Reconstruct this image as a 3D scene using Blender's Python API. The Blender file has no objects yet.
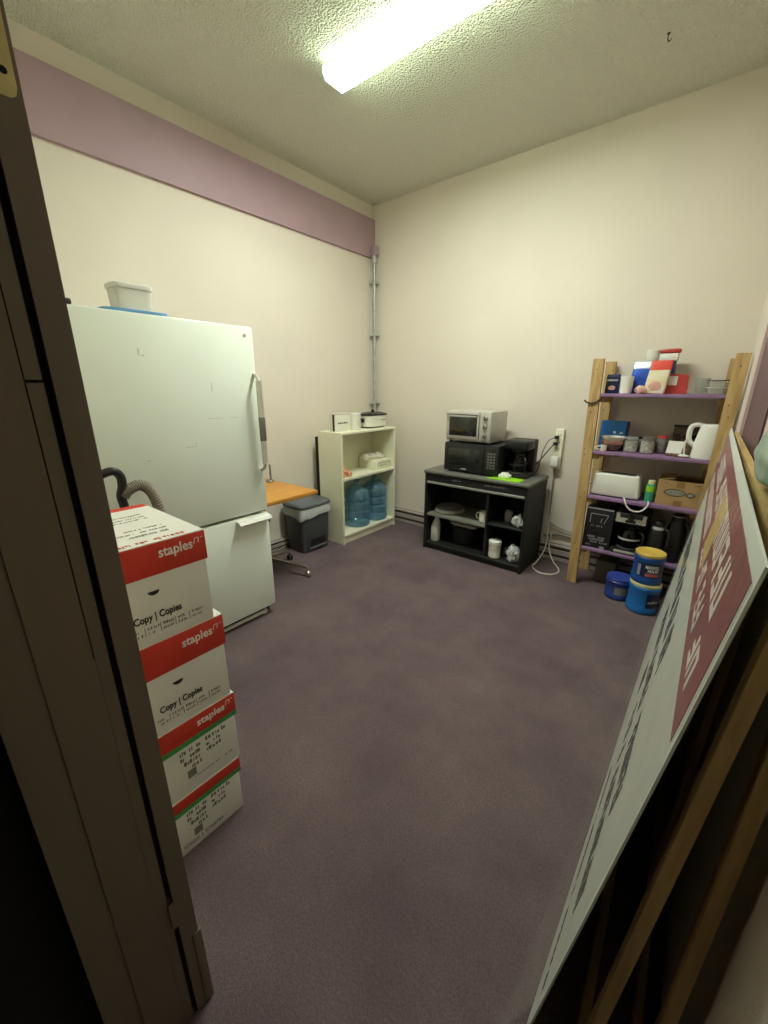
import bpy, bmesh, math, random
from mathutils import Vector, Matrix, noise
random.seed(7)
SC = bpy.context.scene
COL = SC.collection

# ------------------------------------------------------------------ materials
def lin(h):
    h = h.lstrip('#')
    v = [int(h[i:i + 2], 16) / 255 for i in (0, 2, 4)]
    return tuple(c / 12.92 if c <= .04045 else ((c + .055) / 1.055) ** 2.4 for c in v) + (1,)

def mat(name, col, rough=.5, metal=0, bump=0, bscale=60, var=0, vscale=6, spec=.5, col2=None, detail=3, stretch=None):
    """procedural principled material: colour varied by noise, optional noise bump"""
    m = bpy.data.materials.new(name)
    m.use_nodes = True
    nt = m.node_tree
    b = nt.nodes['Principled BSDF']
    b.inputs['Roughness'].default_value = rough
    b.inputs['Metallic'].default_value = metal
    b.inputs['Specular IOR Level'].default_value = spec
    c = lin(col)
    b.inputs['Base Color'].default_value = c
    tc = nt.nodes.new('ShaderNodeTexCoord')
    src = tc.outputs['Object']
    if stretch:
        mp = nt.nodes.new('ShaderNodeMapping')
        mp.inputs['Scale'].default_value = stretch
        nt.links.new(src, mp.inputs['Vector'])
        src = mp.outputs['Vector']
    if var or col2:
        n = nt.nodes.new('ShaderNodeTexNoise')
        n.inputs['Scale'].default_value = vscale
        n.inputs['Detail'].default_value = detail
        nt.links.new(src, n.inputs['Vector'])
        r = nt.nodes.new('ShaderNodeValToRGB')
        r.color_ramp.elements[0].position = .35
        r.color_ramp.elements[1].position = .65
        c2 = lin(col2) if col2 else tuple(min(1, x * (1 + var)) for x in c[:3]) + (1,)
        c1 = c if col2 else tuple(x * (1 - var) for x in c[:3]) + (1,)
        r.color_ramp.elements[0].color = c1
        r.color_ramp.elements[1].color = c2
        nt.links.new(n.outputs['Fac'], r.inputs['Fac'])
        nt.links.new(r.outputs['Color'], b.inputs['Base Color'])
    if bump:
        n = nt.nodes.new('ShaderNodeTexNoise')
        n.inputs['Scale'].default_value = bscale
        n.inputs['Detail'].default_value = 3
        nt.links.new(src, n.inputs['Vector'])
        bp = nt.nodes.new('ShaderNodeBump')
        bp.inputs['Strength'].default_value = bump
        bp.inputs['Distance'].default_value = .01
        nt.links.new(n.outputs['Fac'], bp.inputs['Height'])
        nt.links.new(bp.outputs['Normal'], b.inputs['Normal'])
    return m

def clear(name, tint, gloss_rough=.08, solid=.15, solid_col='#ffffff', bump=0, bscale=20, edge=.5, base=.035):
    """thin see-through plastic or glass: tinted transparency, a film of body colour and a fresnel gloss"""
    m = bpy.data.materials.new(name)
    m.use_nodes = True
    nt = m.node_tree
    nt.nodes.clear()
    out = nt.nodes.new('ShaderNodeOutputMaterial')
    tr = nt.nodes.new('ShaderNodeBsdfTransparent'); tr.inputs['Color'].default_value = lin(tint)
    di = nt.nodes.new('ShaderNodeBsdfDiffuse'); di.inputs['Color'].default_value = lin(solid_col)
    gl = nt.nodes.new('ShaderNodeBsdfGlossy'); gl.inputs['Roughness'].default_value = gloss_rough
    lw = nt.nodes.new('ShaderNodeLayerWeight'); lw.inputs['Blend'].default_value = .5
    pw = nt.nodes.new('ShaderNodeMath'); pw.operation = 'POWER'; pw.inputs[1].default_value = 4
    fr = nt.nodes.new('ShaderNodeMath'); fr.operation = 'MULTIPLY_ADD'; fr.inputs[1].default_value = edge; fr.inputs[2].default_value = base
    nt.links.new(lw.outputs['Facing'], pw.inputs[0]); nt.links.new(pw.outputs[0], fr.inputs[0])
    a = nt.nodes.new('ShaderNodeMixShader'); a.inputs[0].default_value = solid
    c = nt.nodes.new('ShaderNodeMixShader')
    L = nt.links.new
    L(tr.outputs[0], a.inputs[1]); L(di.outputs[0], a.inputs[2])
    L(a.outputs[0], c.inputs[1]); L(gl.outputs[0], c.inputs[2]); L(fr.outputs[0], c.inputs[0])
    L(c.outputs[0], out.inputs[0])
    if bump:
        tc = nt.nodes.new('ShaderNodeTexCoord')
        n = nt.nodes.new('ShaderNodeTexNoise'); n.inputs['Scale'].default_value = bscale
        L(tc.outputs['Object'], n.inputs['Vector'])
        bp = nt.nodes.new('ShaderNodeBump'); bp.inputs['Strength'].default_value = bump; bp.inputs['Distance'].default_value = .02
        L(n.outputs['Fac'], bp.inputs['Height'])
        L(bp.outputs['Normal'], gl.inputs['Normal']); L(bp.outputs['Normal'], di.inputs['Normal'])
    return m

def emis(name, col, s):
    m = bpy.data.materials.new(name); m.use_nodes = True
    nt = m.node_tree; nt.nodes.clear()
    o = nt.nodes.new('ShaderNodeOutputMaterial'); e = nt.nodes.new('ShaderNodeEmission')
    e.inputs[0].default_value = lin(col); e.inputs[1].default_value = s
    nt.links.new(e.outputs[0], o.inputs[0])
    return m

def carpet_mat():
    m = mat('carpet', '#665456', rough=1, bump=.35, bscale=230, spec=.05)
    nt = m.node_tree; b = nt.nodes['Principled BSDF']
    tc = nt.nodes.new('ShaderNodeTexCoord')
    big = nt.nodes.new('ShaderNodeTexNoise'); big.inputs['Scale'].default_value = 2.2; big.inputs['Detail'].default_value = 9; big.inputs['Roughness'].default_value = .62
    fine = nt.nodes.new('ShaderNodeTexNoise'); fine.inputs['Scale'].default_value = 140; fine.inputs['Detail'].default_value = 2
    r1 = nt.nodes.new('ShaderNodeValToRGB')
    r1.color_ramp.elements[0].position = .36; r1.color_ramp.elements[0].color = lin('#645559')
    r1.color_ramp.elements[1].position = .66; r1.color_ramp.elements[1].color = lin('#776768')
    r2 = nt.nodes.new('ShaderNodeValToRGB')
    r2.color_ramp.elements[0].position = .3; r2.color_ramp.elements[0].color = (.78, .78, .78, 1)
    r2.color_ramp.elements[1].position = .7; r2.color_ramp.elements[1].color = (1.1, 1.1, 1.1, 1)
    mx = nt.nodes.new('ShaderNodeMix'); mx.data_type = 'RGBA'; mx.blend_type = 'MULTIPLY'; mx.inputs[0].default_value = 1
    L = nt.links.new
    L(tc.outputs['Object'], big.inputs['Vector']); L(tc.outputs['Object'], fine.inputs['Vector'])
    L(big.outputs['Fac'], r1.inputs['Fac']); L(fine.outputs['Fac'], r2.inputs['Fac'])
    L(r1.outputs['Color'], mx.inputs[6]); L(r2.outputs['Color'], mx.inputs[7])
    L(mx.outputs[2], b.inputs['Base Color'])
    return m

def popcorn_mat():
    m = mat('popcorn_ceiling', '#e3e2d3', rough=1, spec=.05)
    nt = m.node_tree; b = nt.nodes['Principled BSDF']
    tc = nt.nodes.new('ShaderNodeTexCoord')
    v = nt.nodes.new('ShaderNodeTexVoronoi'); v.inputs['Scale'].default_value = 95; v.feature = 'SMOOTH_F1'
    v.inputs['Smoothness'].default_value = .6
    n = nt.nodes.new('ShaderNodeTexNoise'); n.inputs['Scale'].default_value = 70; n.inputs['Detail'].default_value = 4
    mu = nt.nodes.new('ShaderNodeMath'); mu.operation = 'SUBTRACT'
    bp = nt.nodes.new('ShaderNodeBump'); bp.inputs['Strength'].default_value = .9; bp.inputs['Distance'].default_value = .016
    L = nt.links.new
    L(tc.outputs['Object'], v.inputs['Vector']); L(tc.outputs['Object'], n.inputs['Vector'])
    L(n.outputs['Fac'], mu.inputs[0]); L(v.outputs['Distance'], mu.inputs[1])
    L(mu.outputs[0], bp.inputs['Height']); L(bp.outputs['Normal'], b.inputs['Normal'])
    return m

M = {}
M['wall'] = mat('cream_pink_wall_paint', '#dad0c1', rough=.75, bump=.08, bscale=120, var=.02, vscale=2)
M['purple_band'] = mat('mauve_paint', '#a98d94', rough=.6, bump=.05, bscale=90, var=.03)
M['purple_door'] = mat('dusky_purple_paint', '#6b5053', rough=.55, var=.04)
M['pink_trim'] = mat('pale_pink_trim_paint', '#d5bdb6', rough=.55, var=.02)
M['ceiling'] = popcorn_mat()
M['carpet'] = carpet_mat()
M['jamb'] = mat('dark_brown_paint', '#786a59', rough=.55, bump=.1, bscale=40, var=.1, vscale=5, stretch=(1, 1, .2))
M['jamb_dark'] = mat('dark_groove', '#17120e', rough=.8, var=.1)
M['hall'] = mat('unlit_hall_dark', '#1c1814', rough=.9, var=.1)  # near-black: the darkness of the unlit hall is put into the colour
M['brass'] = mat('brass_plate', '#d6c58a', rough=.45, metal=.15, var=.1, vscale=30)
M['fridge'] = mat('fridge_white_enamel', '#e8efe2', rough=.35, bump=.03, bscale=220, var=.02, vscale=3)
M['fridge_seal'] = mat('dark_gasket', '#3b3c36', rough=.7, var=.1)
M['chrome'] = mat('brushed_chrome', '#b9b6aa', rough=.3, metal=.9, var=.08, vscale=40)
M['grey_steel'] = mat('grey_metal', '#7d7d75', rough=.45, metal=.6, var=.1, vscale=20)
M['handle'] = mat('satin_handle_metal', '#cbc9ba', rough=.35, metal=.35, var=.04, vscale=30)
M['galv'] = mat('galvanised_conduit', '#b4bbb6', rough=.4, metal=.35, var=.12, vscale=30)
M['white'] = mat('white_plastic', '#e6e6dc', rough=.4, var=.02)
M['white_card'] = mat('white_carton_card', '#e2e0d6', rough=.75, var=.03, vscale=4)
M['red_card'] = mat('red_printed_card', '#c8331c', rough=.6, var=.05, vscale=5)
M['green_card'] = mat('green_printed_card', '#3d9a4a', rough=.6, var=.05)
M['ink'] = mat('black_ink', '#22201f', rough=.7, var=.1)
M['scuff'] = mat('faint_scuff', '#c3c8ba', rough=.5, var=.05)
M['grey_ink'] = mat('grey_ink', '#77776f', rough=.7, var=.1)
M['red_ink'] = mat('red_ink', '#c4625a', rough=.7, var=.1)
M['white_ink'] = mat('white_ink', '#efe6dc', rough=.6, var=.02)
M['black'] = mat('black_plastic', '#1b1b1b', rough=.4, var=.15, vscale=10)
M['black_matte'] = mat('black_laminate', '#181a18', rough=.55, var=.15, vscale=8)
M['cart_top'] = mat('speckled_grey_laminate', '#575750', rough=.5, col2='#6d6d63', vscale=220, detail=1)
M['cart_edge'] = mat('grey_edge_band', '#77776c', rough=.5, var=.08, vscale=20)
M['pot_black'] = mat('deep_black_enamel', '#0e0e0d', rough=.6, var=.1)  # even near-black, darker than the cart laminate
M['glass_black'] = mat('dark_oven_glass', '#1f211c', rough=.12, var=.1, spec=.7)
M['silver'] = mat('silver_sheet_metal', '#bcbab0', rough=.38, metal=.3, var=.06, vscale=12)
M['lime'] = mat('lime_green_plastic', '#93d31c', rough=.5, var=.06, vscale=14)
M['cream_shelf'] = mat('cream_laminate', '#e5e4c9', rough=.5, var=.02)
M['desk_wood'] = mat('orange_oak_laminate', '#c98f3d', rough=.45, col2='#b97d31', vscale=5, stretch=(8, 1, 8))
M['pine'] = mat('weathered_pine', '#c0a16c', rough=.75, col2='#a68655', vscale=5, bump=.1, bscale=40, stretch=(9, 9, 1))
M['pine_long'] = mat('pine_rail', '#c2a56a', rough=.75, col2='#a28350', vscale=5, bump=.1, bscale=40, stretch=(9, 1, 9))
M['nail'] = mat('rusty_nail', '#4a3a26', rough=.7, var=.1)
M['violet'] = mat('violet_shelf_paint', '#927398', rough=.55, col2='#7f6286', vscale=9, bump=.08, bscale=60)
M['bin'] = mat('charcoal_bin_plastic', '#4a4d51', rough=.5, var=.05, bump=.05, bscale=200)
M['bin_lid'] = mat('grey_lid_plastic', '#5d6164', rough=.4, var=.04)
M['bag'] = clear('white_bag_film', '#e6eae8', .25, .75, '#e2e6e4', bump=.8, bscale=24)
M['bottle'] = clear('blue_bottle_plastic', '#cfe4ec', .05, .26, '#7fb6d2', base=.09)
M['tub'] = clear('milky_tub_plastic', '#f4f4ec', .25, .6, '#f2f1e6')
M['blue_tint'] = mat('blue_plastic_lid', '#6fa6d6', rough=.35, var=.06)
M['glass'] = clear('clear_glass', '#e2e4de', .05, .12, '#ffffff')
M['wrap'] = clear('clear_plastic_wrap', '#fcfcfa', .14, .11, '#e6e2dc', bump=.9, bscale=9, edge=.3)
M['smoke'] = clear('smoked_carafe_glass', '#55534c', .05, .05, '#20201c')
M['sign_white'] = mat('white_sign_sheet', '#d7dcd2', rough=.45, var=.03, vscale=4)
M['sign_red'] = mat('red_sign_print', '#8e1a25', rough=.45, var=.08, vscale=3)
M['sign_yellow'] = mat('yellow_sign_print', '#d6b25c', rough=.45, var=.05)
M['foam'] = mat('white_sheet_edge', '#d9ddd4', rough=.6, var=.04)
M['pale_green'] = clear('pale_green_film', '#cfe0cf', .2, .75, '#bcd0bd', bump=.5, bscale=14)
M['green'] = mat('green_plastic', '#3f9e77', rough=.4, var=.1, vscale=20)
M['blue'] = mat('blue_can_plastic', '#1f6cb4', rough=.3, var=.06)
M['navy'] = mat('navy_label', '#12254e', rough=.4, var=.1)
M['navy_tub'] = mat('dark_blue_tub', '#2a3f86', rough=.35, var=.08)
M['navy_lid'] = mat('blue_tub_lid', '#3a4da3', rough=.35, var=.05)
M['yellow_lid'] = mat('yellow_can_lid', '#e2bf5b', rough=.45, var=.04)
M['cream_lid'] = mat('cream_can_lid', '#d9d49f', rough=.45, var=.04)
M['red_plastic'] = mat('red_packet', '#b64038', rough=.4, var=.08, vscale=20)
M['bright_red'] = mat('bright_red_top', '#d6402c', rough=.4, var=.05)
M['cream_pack'] = mat('cream_packet', '#dbcf9b', rough=.45, col2='#e4dcc8', vscale=18)
M['blue_foil'] = mat('blue_foil_bag', '#1c3f9c', rough=.28, col2='#2a5cc0', vscale=14, bump=.4, bscale=22)
M['silver_foil'] = mat('silver_foil', '#b9bfc4', rough=.3, metal=.6, var=.1, vscale=20)
M['pinkish'] = mat('pink_packet', '#d9a697', rough=.5, var=.12, vscale=25)
M['cardboard'] = mat('brown_cardboard', '#a98a5c', rough=.8, var=.05, vscale=5)
M['tape'] = mat('brown_parcel_tape', '#8d6d3f', rough=.35, var=.05)
M['carton_print'] = mat('dark_carton_print', '#5d5a48', rough=.7, var=.1)
M['carton_print_fill'] = mat('grey_carton_print', '#8f917b', rough=.7, var=.1)
M['jar_fill'] = mat('mixed_jar_contents', '#a5a396', rough=.6, col2='#efecdf', vscale=45)
M['jar_dark'] = mat('dark_jar_contents', '#4a3a35', rough=.5, col2='#8a6a5a', vscale=45)
M['ceramic'] = mat('white_ceramic', '#dedacb', rough=.3, var=.02)
M['grey_plate'] = mat('grey_stoneware', '#77746a', rough=.4, var=.06)
M['can_navy'] = mat('deep_blue_can_plastic', '#1b4d94', rough=.3, var=.06)
M['orange'] = mat('orange_wrapper', '#bb5226', rough=.4, col2='#eec79a', vscale=30)
M['paper_towel'] = mat('crumpled_white_paper', '#d3d6cf', rough=.8, col2='#a8aca6', vscale=30)
M['grey_hose'] = mat('grey_ribbed_hose', '#8b8578', rough=.55, var=.08, vscale=20)
M['cord_white'] = mat('white_cord', '#d9d6c8', rough=.5, var=.03)
M['cord_grey'] = mat('grey_cord', '#8c887c', rough=.5, var=.05)
M['heater'] = mat('mauve_grey_heater_paint', '#a59a93', rough=.5, var=.05)
M['heater_slot'] = mat('heater_shadow_slot', '#4a413f', rough=.8, var=.1)
M['lamp_lens'] = emis('lit_prismatic_lens', '#f5fdf3', 124.0)
M['lamp_side'] = emis('lit_lens_side', '#dbf3cf', 19.0)
M['lamp_cap'] = emis('lit_lens_end', '#d8f2d2', 2.2)
M['fixture'] = mat('white_fixture_metal', '#cfd2c4', rough=.4, var=.03)

# ------------------------------------------------------------------ mesh building
class MB:
    def __init__(s): s.v = []; s.f = []; s.m = []
    def add(s, vs, fs, m=0):
        o = len(s.v); s.v += [tuple(p) for p in vs]
        for f in fs: s.f.append([i + o for i in f]); s.m.append(m)
        return s
    def box(s, a, b, m=0):
        x0, y0, z0 = a; x1, y1, z1 = b
        return s.add([(x0, y0, z0), (x1, y0, z0), (x1, y1, z0), (x0, y1, z0), (x0, y0, z1), (x1, y0, z1), (x1, y1, z1), (x0, y1, z1)],
                     [(0, 3, 2, 1), (4, 5, 6, 7), (0, 1, 5, 4), (1, 2, 6, 5), (2, 3, 7, 6), (3, 0, 4, 7)], m)
    def rbox(s, a, b, r=.006, m=0, seg=2):
        bm = bmesh.new(); bmesh.ops.create_cube(bm, size=1)
        d = [b[i] - a[i] for i in range(3)]; c = [(b[i] + a[i]) / 2 for i in range(3)]
        for v in bm.verts: v.co = Vector((v.co[i] * d[i] + c[i] for i in range(3)))
        r = min(r, min(abs(q) for q in d) * .48)
        bmesh.ops.bevel(bm, geom=list(bm.edges), offset=r, segments=seg, profile=.5, affect='EDGES')
        s.frombm(bm, m); bm.free(); return s
    def frombm(s, bm, m=0):
        bm.verts.index_update()
        return s.add([v.co[:] for v in bm.verts], [[v.index for v in f.verts] for f in bm.faces], m)
    def bar(s, p0, p1, w, t, m=0):
        p0 = Vector(p0); p1 = Vector(p1); w = Vector(w) / 2; t = Vector(t) / 2
        q = [p0 - w - t, p0 + w - t, p0 + w + t, p0 - w + t, p1 - w - t, p1 + w - t, p1 + w + t, p1 - w + t]
        return s.add(q, [(0, 3, 2, 1), (4, 5, 6, 7), (0, 1, 5, 4), (1, 2, 6, 5), (2, 3, 7, 6), (3, 0, 4, 7)], m)
    def prism(s, poly, axis, a, b, m=0):
        """polygon in the two other axes (cyclic order), extruded along axis"""
        n = len(poly)
        def P(u, v, w):
            return {0: (w, u, v), 1: (u, w, v), 2: (u, v, w)}[axis]
        vs = [P(u, v, a) for u, v in poly] + [P(u, v, b) for u, v in poly]
        fs = [list(range(n)), list(range(2 * n - 1, n - 1, -1))] + [(i, (i + 1) % n, n + (i + 1) % n, n + i) for i in range(n)]
        return s.add(vs, fs, m)
    def lathe(s, prof, c=(0, 0), n=28, m=0, cap=True, axis=2, off=0):
        vs = []
        for r, z in prof:
            for i in range(n):
                a = 2 * math.pi * i / n
                u, v = c[0] + r * math.cos(a), c[1] + r * math.sin(a)
                vs.append({2: (u, v, z), 1: (u, z, v), 0: (z, u, v)}[axis])
        fs = []
        for k in range(len(prof) - 1):
            for i in range(n):
                j = (i + 1) % n
                fs.append((k * n + i, k * n + j, (k + 1) * n + j, (k + 1) * n + i))
        if cap:
            fs.append(list(range(n - 1, -1, -1)))
            fs.append([(len(prof) - 1) * n + i for i in range(n)])
        return s.add(vs, fs, m)
    def loft(s, secs, n=28, p=4, m=0):
        """superellipse sections (z, cx, cy, hx, hy)"""
        vs = []
        for z, cx, cy, hx, hy in secs:
            for i in range(n):
                a = 2 * math.pi * i / n
                ca, sa = math.cos(a), math.sin(a)
                vs.append((cx + hx * math.copysign(abs(ca) ** (2 / p), ca), cy + hy * math.copysign(abs(sa) ** (2 / p), sa), z))
        fs = [(k * n + i, k * n + (i + 1) % n, (k + 1) * n + (i + 1) % n, (k + 1) * n + i) for k in range(len(secs) - 1) for i in range(n)]
        fs += [list(range(n - 1, -1, -1)), [(len(secs) - 1) * n + i for i in range(n)]]
        return s.add(vs, fs, m)
    def tube(s, pts, r, n=8, m=0, smooth=6, rib=0):
        P = [Vector(p) for p in pts]
        if smooth and len(P) > 2:
            Q = []
            for i in range(len(P) - 1):
                a = P[max(i - 1, 0)]; b = P[i]; c = P[i + 1]; d = P[min(i + 2, len(P) - 1)]
                for k in range(smooth):
                    t = k / smooth
                    Q.append(.5 * ((2 * b) + (c - a) * t + (2 * a - 5 * b + 4 * c - d) * t * t + (3 * b - a - 3 * c + d) * t ** 3))
            Q.append(P[-1]); P = Q
        up = Vector((0, 0, 1)); vs = []
        prev = None
        for i, p in enumerate(P):
            t = (P[min(i + 1, len(P) - 1)] - P[max(i - 1, 0)]).normalized()
            if prev is None:
                u = t.cross(up)
                if u.length < .1: u = t.cross(Vector((1, 0, 0)))
            else:
                u = prev - t * prev.dot(t)
            u.normalize(); prev = u
            w = t.cross(u)
            rr = r * (1 + (rib if i % 2 else -rib))
            for k in range(n):
                a = 2 * math.pi * k / n
                vs.append(p + u * rr * math.cos(a) + w * rr * math.sin(a))
        L = len(P)
        fs = [(k * n + i, k * n + (i + 1) % n, (k + 1) * n + (i + 1) % n, (k + 1) * n + i) for k in range(L - 1) for i in range(n)]
        fs += [list(range(n - 1, -1, -1)), [(L - 1) * n + i for i in range(n)]]
        return s.add(vs, fs, m)
    def blob(s, c, h, seed=0, amp=.25, freq=2.2, m=0, sub=3, flat=True):
        bm = bmesh.new(); bmesh.ops.create_icosphere(bm, subdivisions=sub, radius=1)
        for v in bm.verts:
            k = 1 + amp * noise.noise(v.co * freq + Vector((seed * 3.1, seed, 7)))
            q = v.co * k
            if flat: q.z = max(q.z, -.8)
            v.co = Vector((c[0] + q.x * h[0], c[1] + q.y * h[1], c[2] + (q.z + (.8 if flat else 0)) * h[2]))
        s.frombm(bm, m); bm.free(); return s

def build(name, mb, mats, parent=None, smooth=True):
    me = bpy.data.meshes.new(name)
    me.from_pydata(mb.v, [], mb.f)
    for k in (mats if isinstance(mats, (list, tuple)) else [mats]): me.materials.append(M[k])
    me.polygons.foreach_set('material_index', mb.m)
    bm = bmesh.new(); bm.from_mesh(me)
    bmesh.ops.recalc_face_normals(bm, faces=bm.faces)
    for f in bm.faces: f.smooth = smooth
    for e in bm.edges:
        if len(e.link_faces) == 2 and e.calc_face_angle(0) > .6: e.smooth = False
    bm.to_mesh(me); bm.free()
    o = bpy.data.objects.new(name, me); COL.objects.link(o)
    if parent: o.parent = parent
    return o

def tag(o, label, cat, group=None):
    o['label'] = label; o['category'] = cat
    if group: o['group'] = group
    return o

def thing(name, label, cat, loc=(0, 0, 0), group=None):
    o = bpy.data.objects.new(name, None); COL.objects.link(o)
    o.empty_display_size = .05
    o.location = loc
    return tag(o, label, cat, group)

def solo(name, mb, mats, label, cat, loc=(0, 0, 0), group=None):
    o = build(name, mb, mats); o.location = loc
    return tag(o, label, cat, group)

def struct(name, mb, mats, parent=None, smooth=True):
    o = build(name, mb, mats, parent, smooth)
    if not parent: o['kind'] = 'structure'
    return o

def lettering(s, size, mk, parent, o, xd, yd, name='lettering', ext=.0006, bend=None, bold=0, fit=None):
    """real letters as a mesh; origin o, text direction xd, up direction yd; bend = (radius, centre angle) wraps round a vertical can"""
    cu = bpy.data.curves.new('t', 'FONT'); cu.body = s; cu.size = size; cu.extrude = 0 if bend else ext; cu.offset = bold
    cu.resolution_u = 3
    t = bpy.data.objects.new('t', cu); COL.objects.link(t)
    dg = bpy.context.evaluated_depsgraph_get()
    me = bpy.data.meshes.new_from_object(t.evaluated_get(dg))
    bpy.data.objects.remove(t); bpy.data.curves.remove(cu)
    xs = [v.co.x for v in me.vertices]; w = max(xs)
    sx = fit / w if fit else 1
    xd = Vector(xd).normalized(); yd = Vector(yd).normalized(); nd = xd.cross(yd)
    for v in me.vertices:
        x, y, z = v.co.x * sx, v.co.y, v.co.z
        if bend:
            r, a0 = bend; a = a0 + (x - w * sx / 2) / r
            v.co = Vector((o[0] + r * math.cos(a), o[1] + r * math.sin(a), o[2] + y))
        else:
            v.co = Vector(o) + xd * x + yd * y + nd * (z + ext)
    me.name = name; me.materials.clear(); me.materials.append(M[mk])
    ob = bpy.data.objects.new(name, me); COL.objects.link(ob); ob.parent = parent
    return ob

def scribble(mb, o, xd, yd, w, h, seed, dens=.62, m=0, t=.0006):
    """one line of too-small-to-read print: uneven little strokes"""
    r = random.Random(seed); xd = Vector(xd).normalized(); yd = Vector(yd).normalized(); nd = xd.cross(yd)
    x = 0
    while x < w:
        cw = h * r.uniform(.35, .8)
        if r.random() < .85:
            hh = h * r.uniform(.55, 1)
            p = Vector(o) + xd * x + nd * t / 2
            mb.bar(p + xd * cw * dens / 2, p + xd * cw * dens / 2 + yd * hh, xd * cw * dens * r.uniform(.4, 1), nd * t, m)
            if r.random() < .6:
                k = hh * r.choice((.1, .5, .9))
                mb.bar(p + yd * k, p + yd * k + xd * cw * .9, yd * h * .16, nd * t, m)
        x += cw
    return mb

# ------------------------------------------------------------------ room dimensions (metres)
XL, YB, YN, ZC = -3.085, 3.62, .20, 3.235
def rw(y): return .085 + (YB - y) * .0307          # the right wall is very slightly out of square

struct('floor', MB().box((-3.3, -1.8, -.1), (.45, 3.8, 0)), 'carpet')
struct('ceiling', MB().box((-3.3, .05, ZC), (.45, 3.8, ZC + .1)), 'ceiling')
struct('wall_left', MB().box((XL - .12, .05, 0), (XL, YB, ZC)), 'wall')
struct('wall_back', MB().box((XL - .12, YB, 0), (.45, YB + .12, ZC)), 'wall')
struct('wall_right', MB().prism([(rw(YB), YB), (rw(.05), .05), (.4, .05), (.4, YB)], 2, 0, ZC), 'wall')
w = MB()
w.box((XL, .07, 0), (-.80, YN, ZC)); w.box((-.80, .07, 2.12), (rw(.2), YN, ZC))
struct('wall_near', w, 'wall')
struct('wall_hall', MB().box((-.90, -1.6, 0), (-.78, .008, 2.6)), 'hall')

# door frame round the opening the picture is taken from
fr = MB()
fr.box((-.80, .167, 0), (-.735, .203, 2.12))                      # room-side jamb strip
fr.box((-.80, .155, 0), (-.755, .168, 2.12), 1)                   # dark groove
fr.box((-.80, .1385, 0), (-.740, .1575, 1.505))
fr.box((-.80, .1385, 1.509), (-.741, .1575, 2.12))
fr.box((-.80, .135, 0), (-.741, .1395, 1.06)); fr.box((-.80, .1355, 1.06), (-.7425, .1395, 2.12), 1)
fr.box((-.80, .066, 0), (-.740, .1365, 2.12))
fr.box((-.80, .008, 0), (-.7425, .0665, 2.12))
fr.box((-.757, .156, .33), (-.734, .169, .41))                    # lump of old paint bridging the groove
fr.rbox((-.7365, .188, -.01), (-.7325, .209, .26), .0018)
fr.box((-.735, .03, 2.06), (rw(.2) - .0, .203, 2.12))
tr1 = struct('trim_1', fr, ['jamb', 'jamb_dark'])
hp = MB()
poly = [(.171, 1.99), (.1985, 1.99), (.1985, 1.845), (.196, 1.836), (.190, 1.832), (.171, 1.832)]
hp.prism(poly, 0, -.7352, -.7335)
hg = build('hinge_plate', hp, 'brass', tr1)
sc = MB()
for z in (1.858, 1.905, 1.95): sc.lathe([(.0, -.734), (.0045, -.734), (.004, -.7328), (0, -.7326)], (.188, z), 12, axis=0, cap=False)
build('screw', sc, 'jamb_dark', hg)

# mauve boxed band along the top of the left wall
struct('trim_2', MB().box((XL, YN, 2.765), (XL + .028, YB - .002, 3.107)), 'purple_band')

# baseboard heaters
def heater(name, along, length, h):
    """profile (out, z) swept along the wall"""
    mb = MB(); d = .055
    polys = [([(0, 0), (d * .75, 0), (d * .75, h * .99), (0, h * .99)], 1), ([(0, h * .86), (d, h * .82), (d + .004, h * .90), (d * .6, h), (0, h)], 0),
             ([(d * .7, h * .40), (d, h * .40), (d, h * .66), (d * .7, h * .66)], 0), ([(d * .7, h * .04), (d * .95, h * .04), (d * .95, h * .22), (d * .7, h * .22)], 0)]
    for p, m in polys:
        if along == 'x': mb.prism([(YB - u, z) for u, z in p], 0, length[0], length[1], m)
        else: mb.prism([(XL + u, z) for u, z in p], 1, length[0], length[1], m)
    return struct(name, mb, ['heater', 'heater_slot'])
heater('baseboard_back', 'x', (XL + .06, rw(YB) - .005), .165)
heater('baseboard_left', 'y', (YN + .01, YB - .07), .105)

# purple door with pale casing on the right wall, mostly behind the leaning boards
dn = MB()
def wallpiece(mb, y0, y1, z0, z1, t, m=0):
    mb.prism([(rw(y0), y0), (rw(y0) - t, y0), (rw(y1) - t, y1), (rw(y1), y1)], 2, z0, z1, m)
wallpiece(dn, 1.80, 2.69, 0, 2.06, .004, 0)
for z0, z1 in ((.25, .95), (1.1, 1.9)): wallpiece(dn, 1.95, 2.55, z0, z1, .008, 0)
wallpiece(dn, 2.69, 2.78, 0, 2.15, .016, 1)
wallpiece(dn, 1.71, 1.80, 0, 2.15, .016, 1)
wallpiece(dn, 1.80, 2.69, 2.06, 2.15, .016, 1)
d1 = struct('door_1', dn, ['purple_door', 'pink_trim'])

# ------------------------------------------------------------------ ceiling light and small ceiling and wall fittings
t = thing('ceiling_light', 'long lit fluorescent ceiling light with a wraparound lens', 'light', (-1.47, 2.105, ZC))
build('housing', MB().rbox((-.612, -.072, -.03), (.612, .072, 0), .004), 'fixture', t)
prof = [(-.087, -.022), (-.085, -.055), (-.065, -.078), (.065, -.078), (.085, -.055), (.087, -.022)]
ln = MB(); n = 24
ln.prism(prof, 0, -.608, .608, 1)
ln.m = [0 if all(abs(ln.v[i][2] + .078) < .001 for i in f) else 1 for f in ln.f]
build('diffuser', ln, ['lamp_lens', 'lamp_side'], t, smooth=False)
for s in (-1, 1):
    build('end_cap', MB().prism([(u * 1.03, v * 1.03) for u, v in prof], 0, s * .608, s * .614), 'lamp_cap', t, smooth=False)

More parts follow.
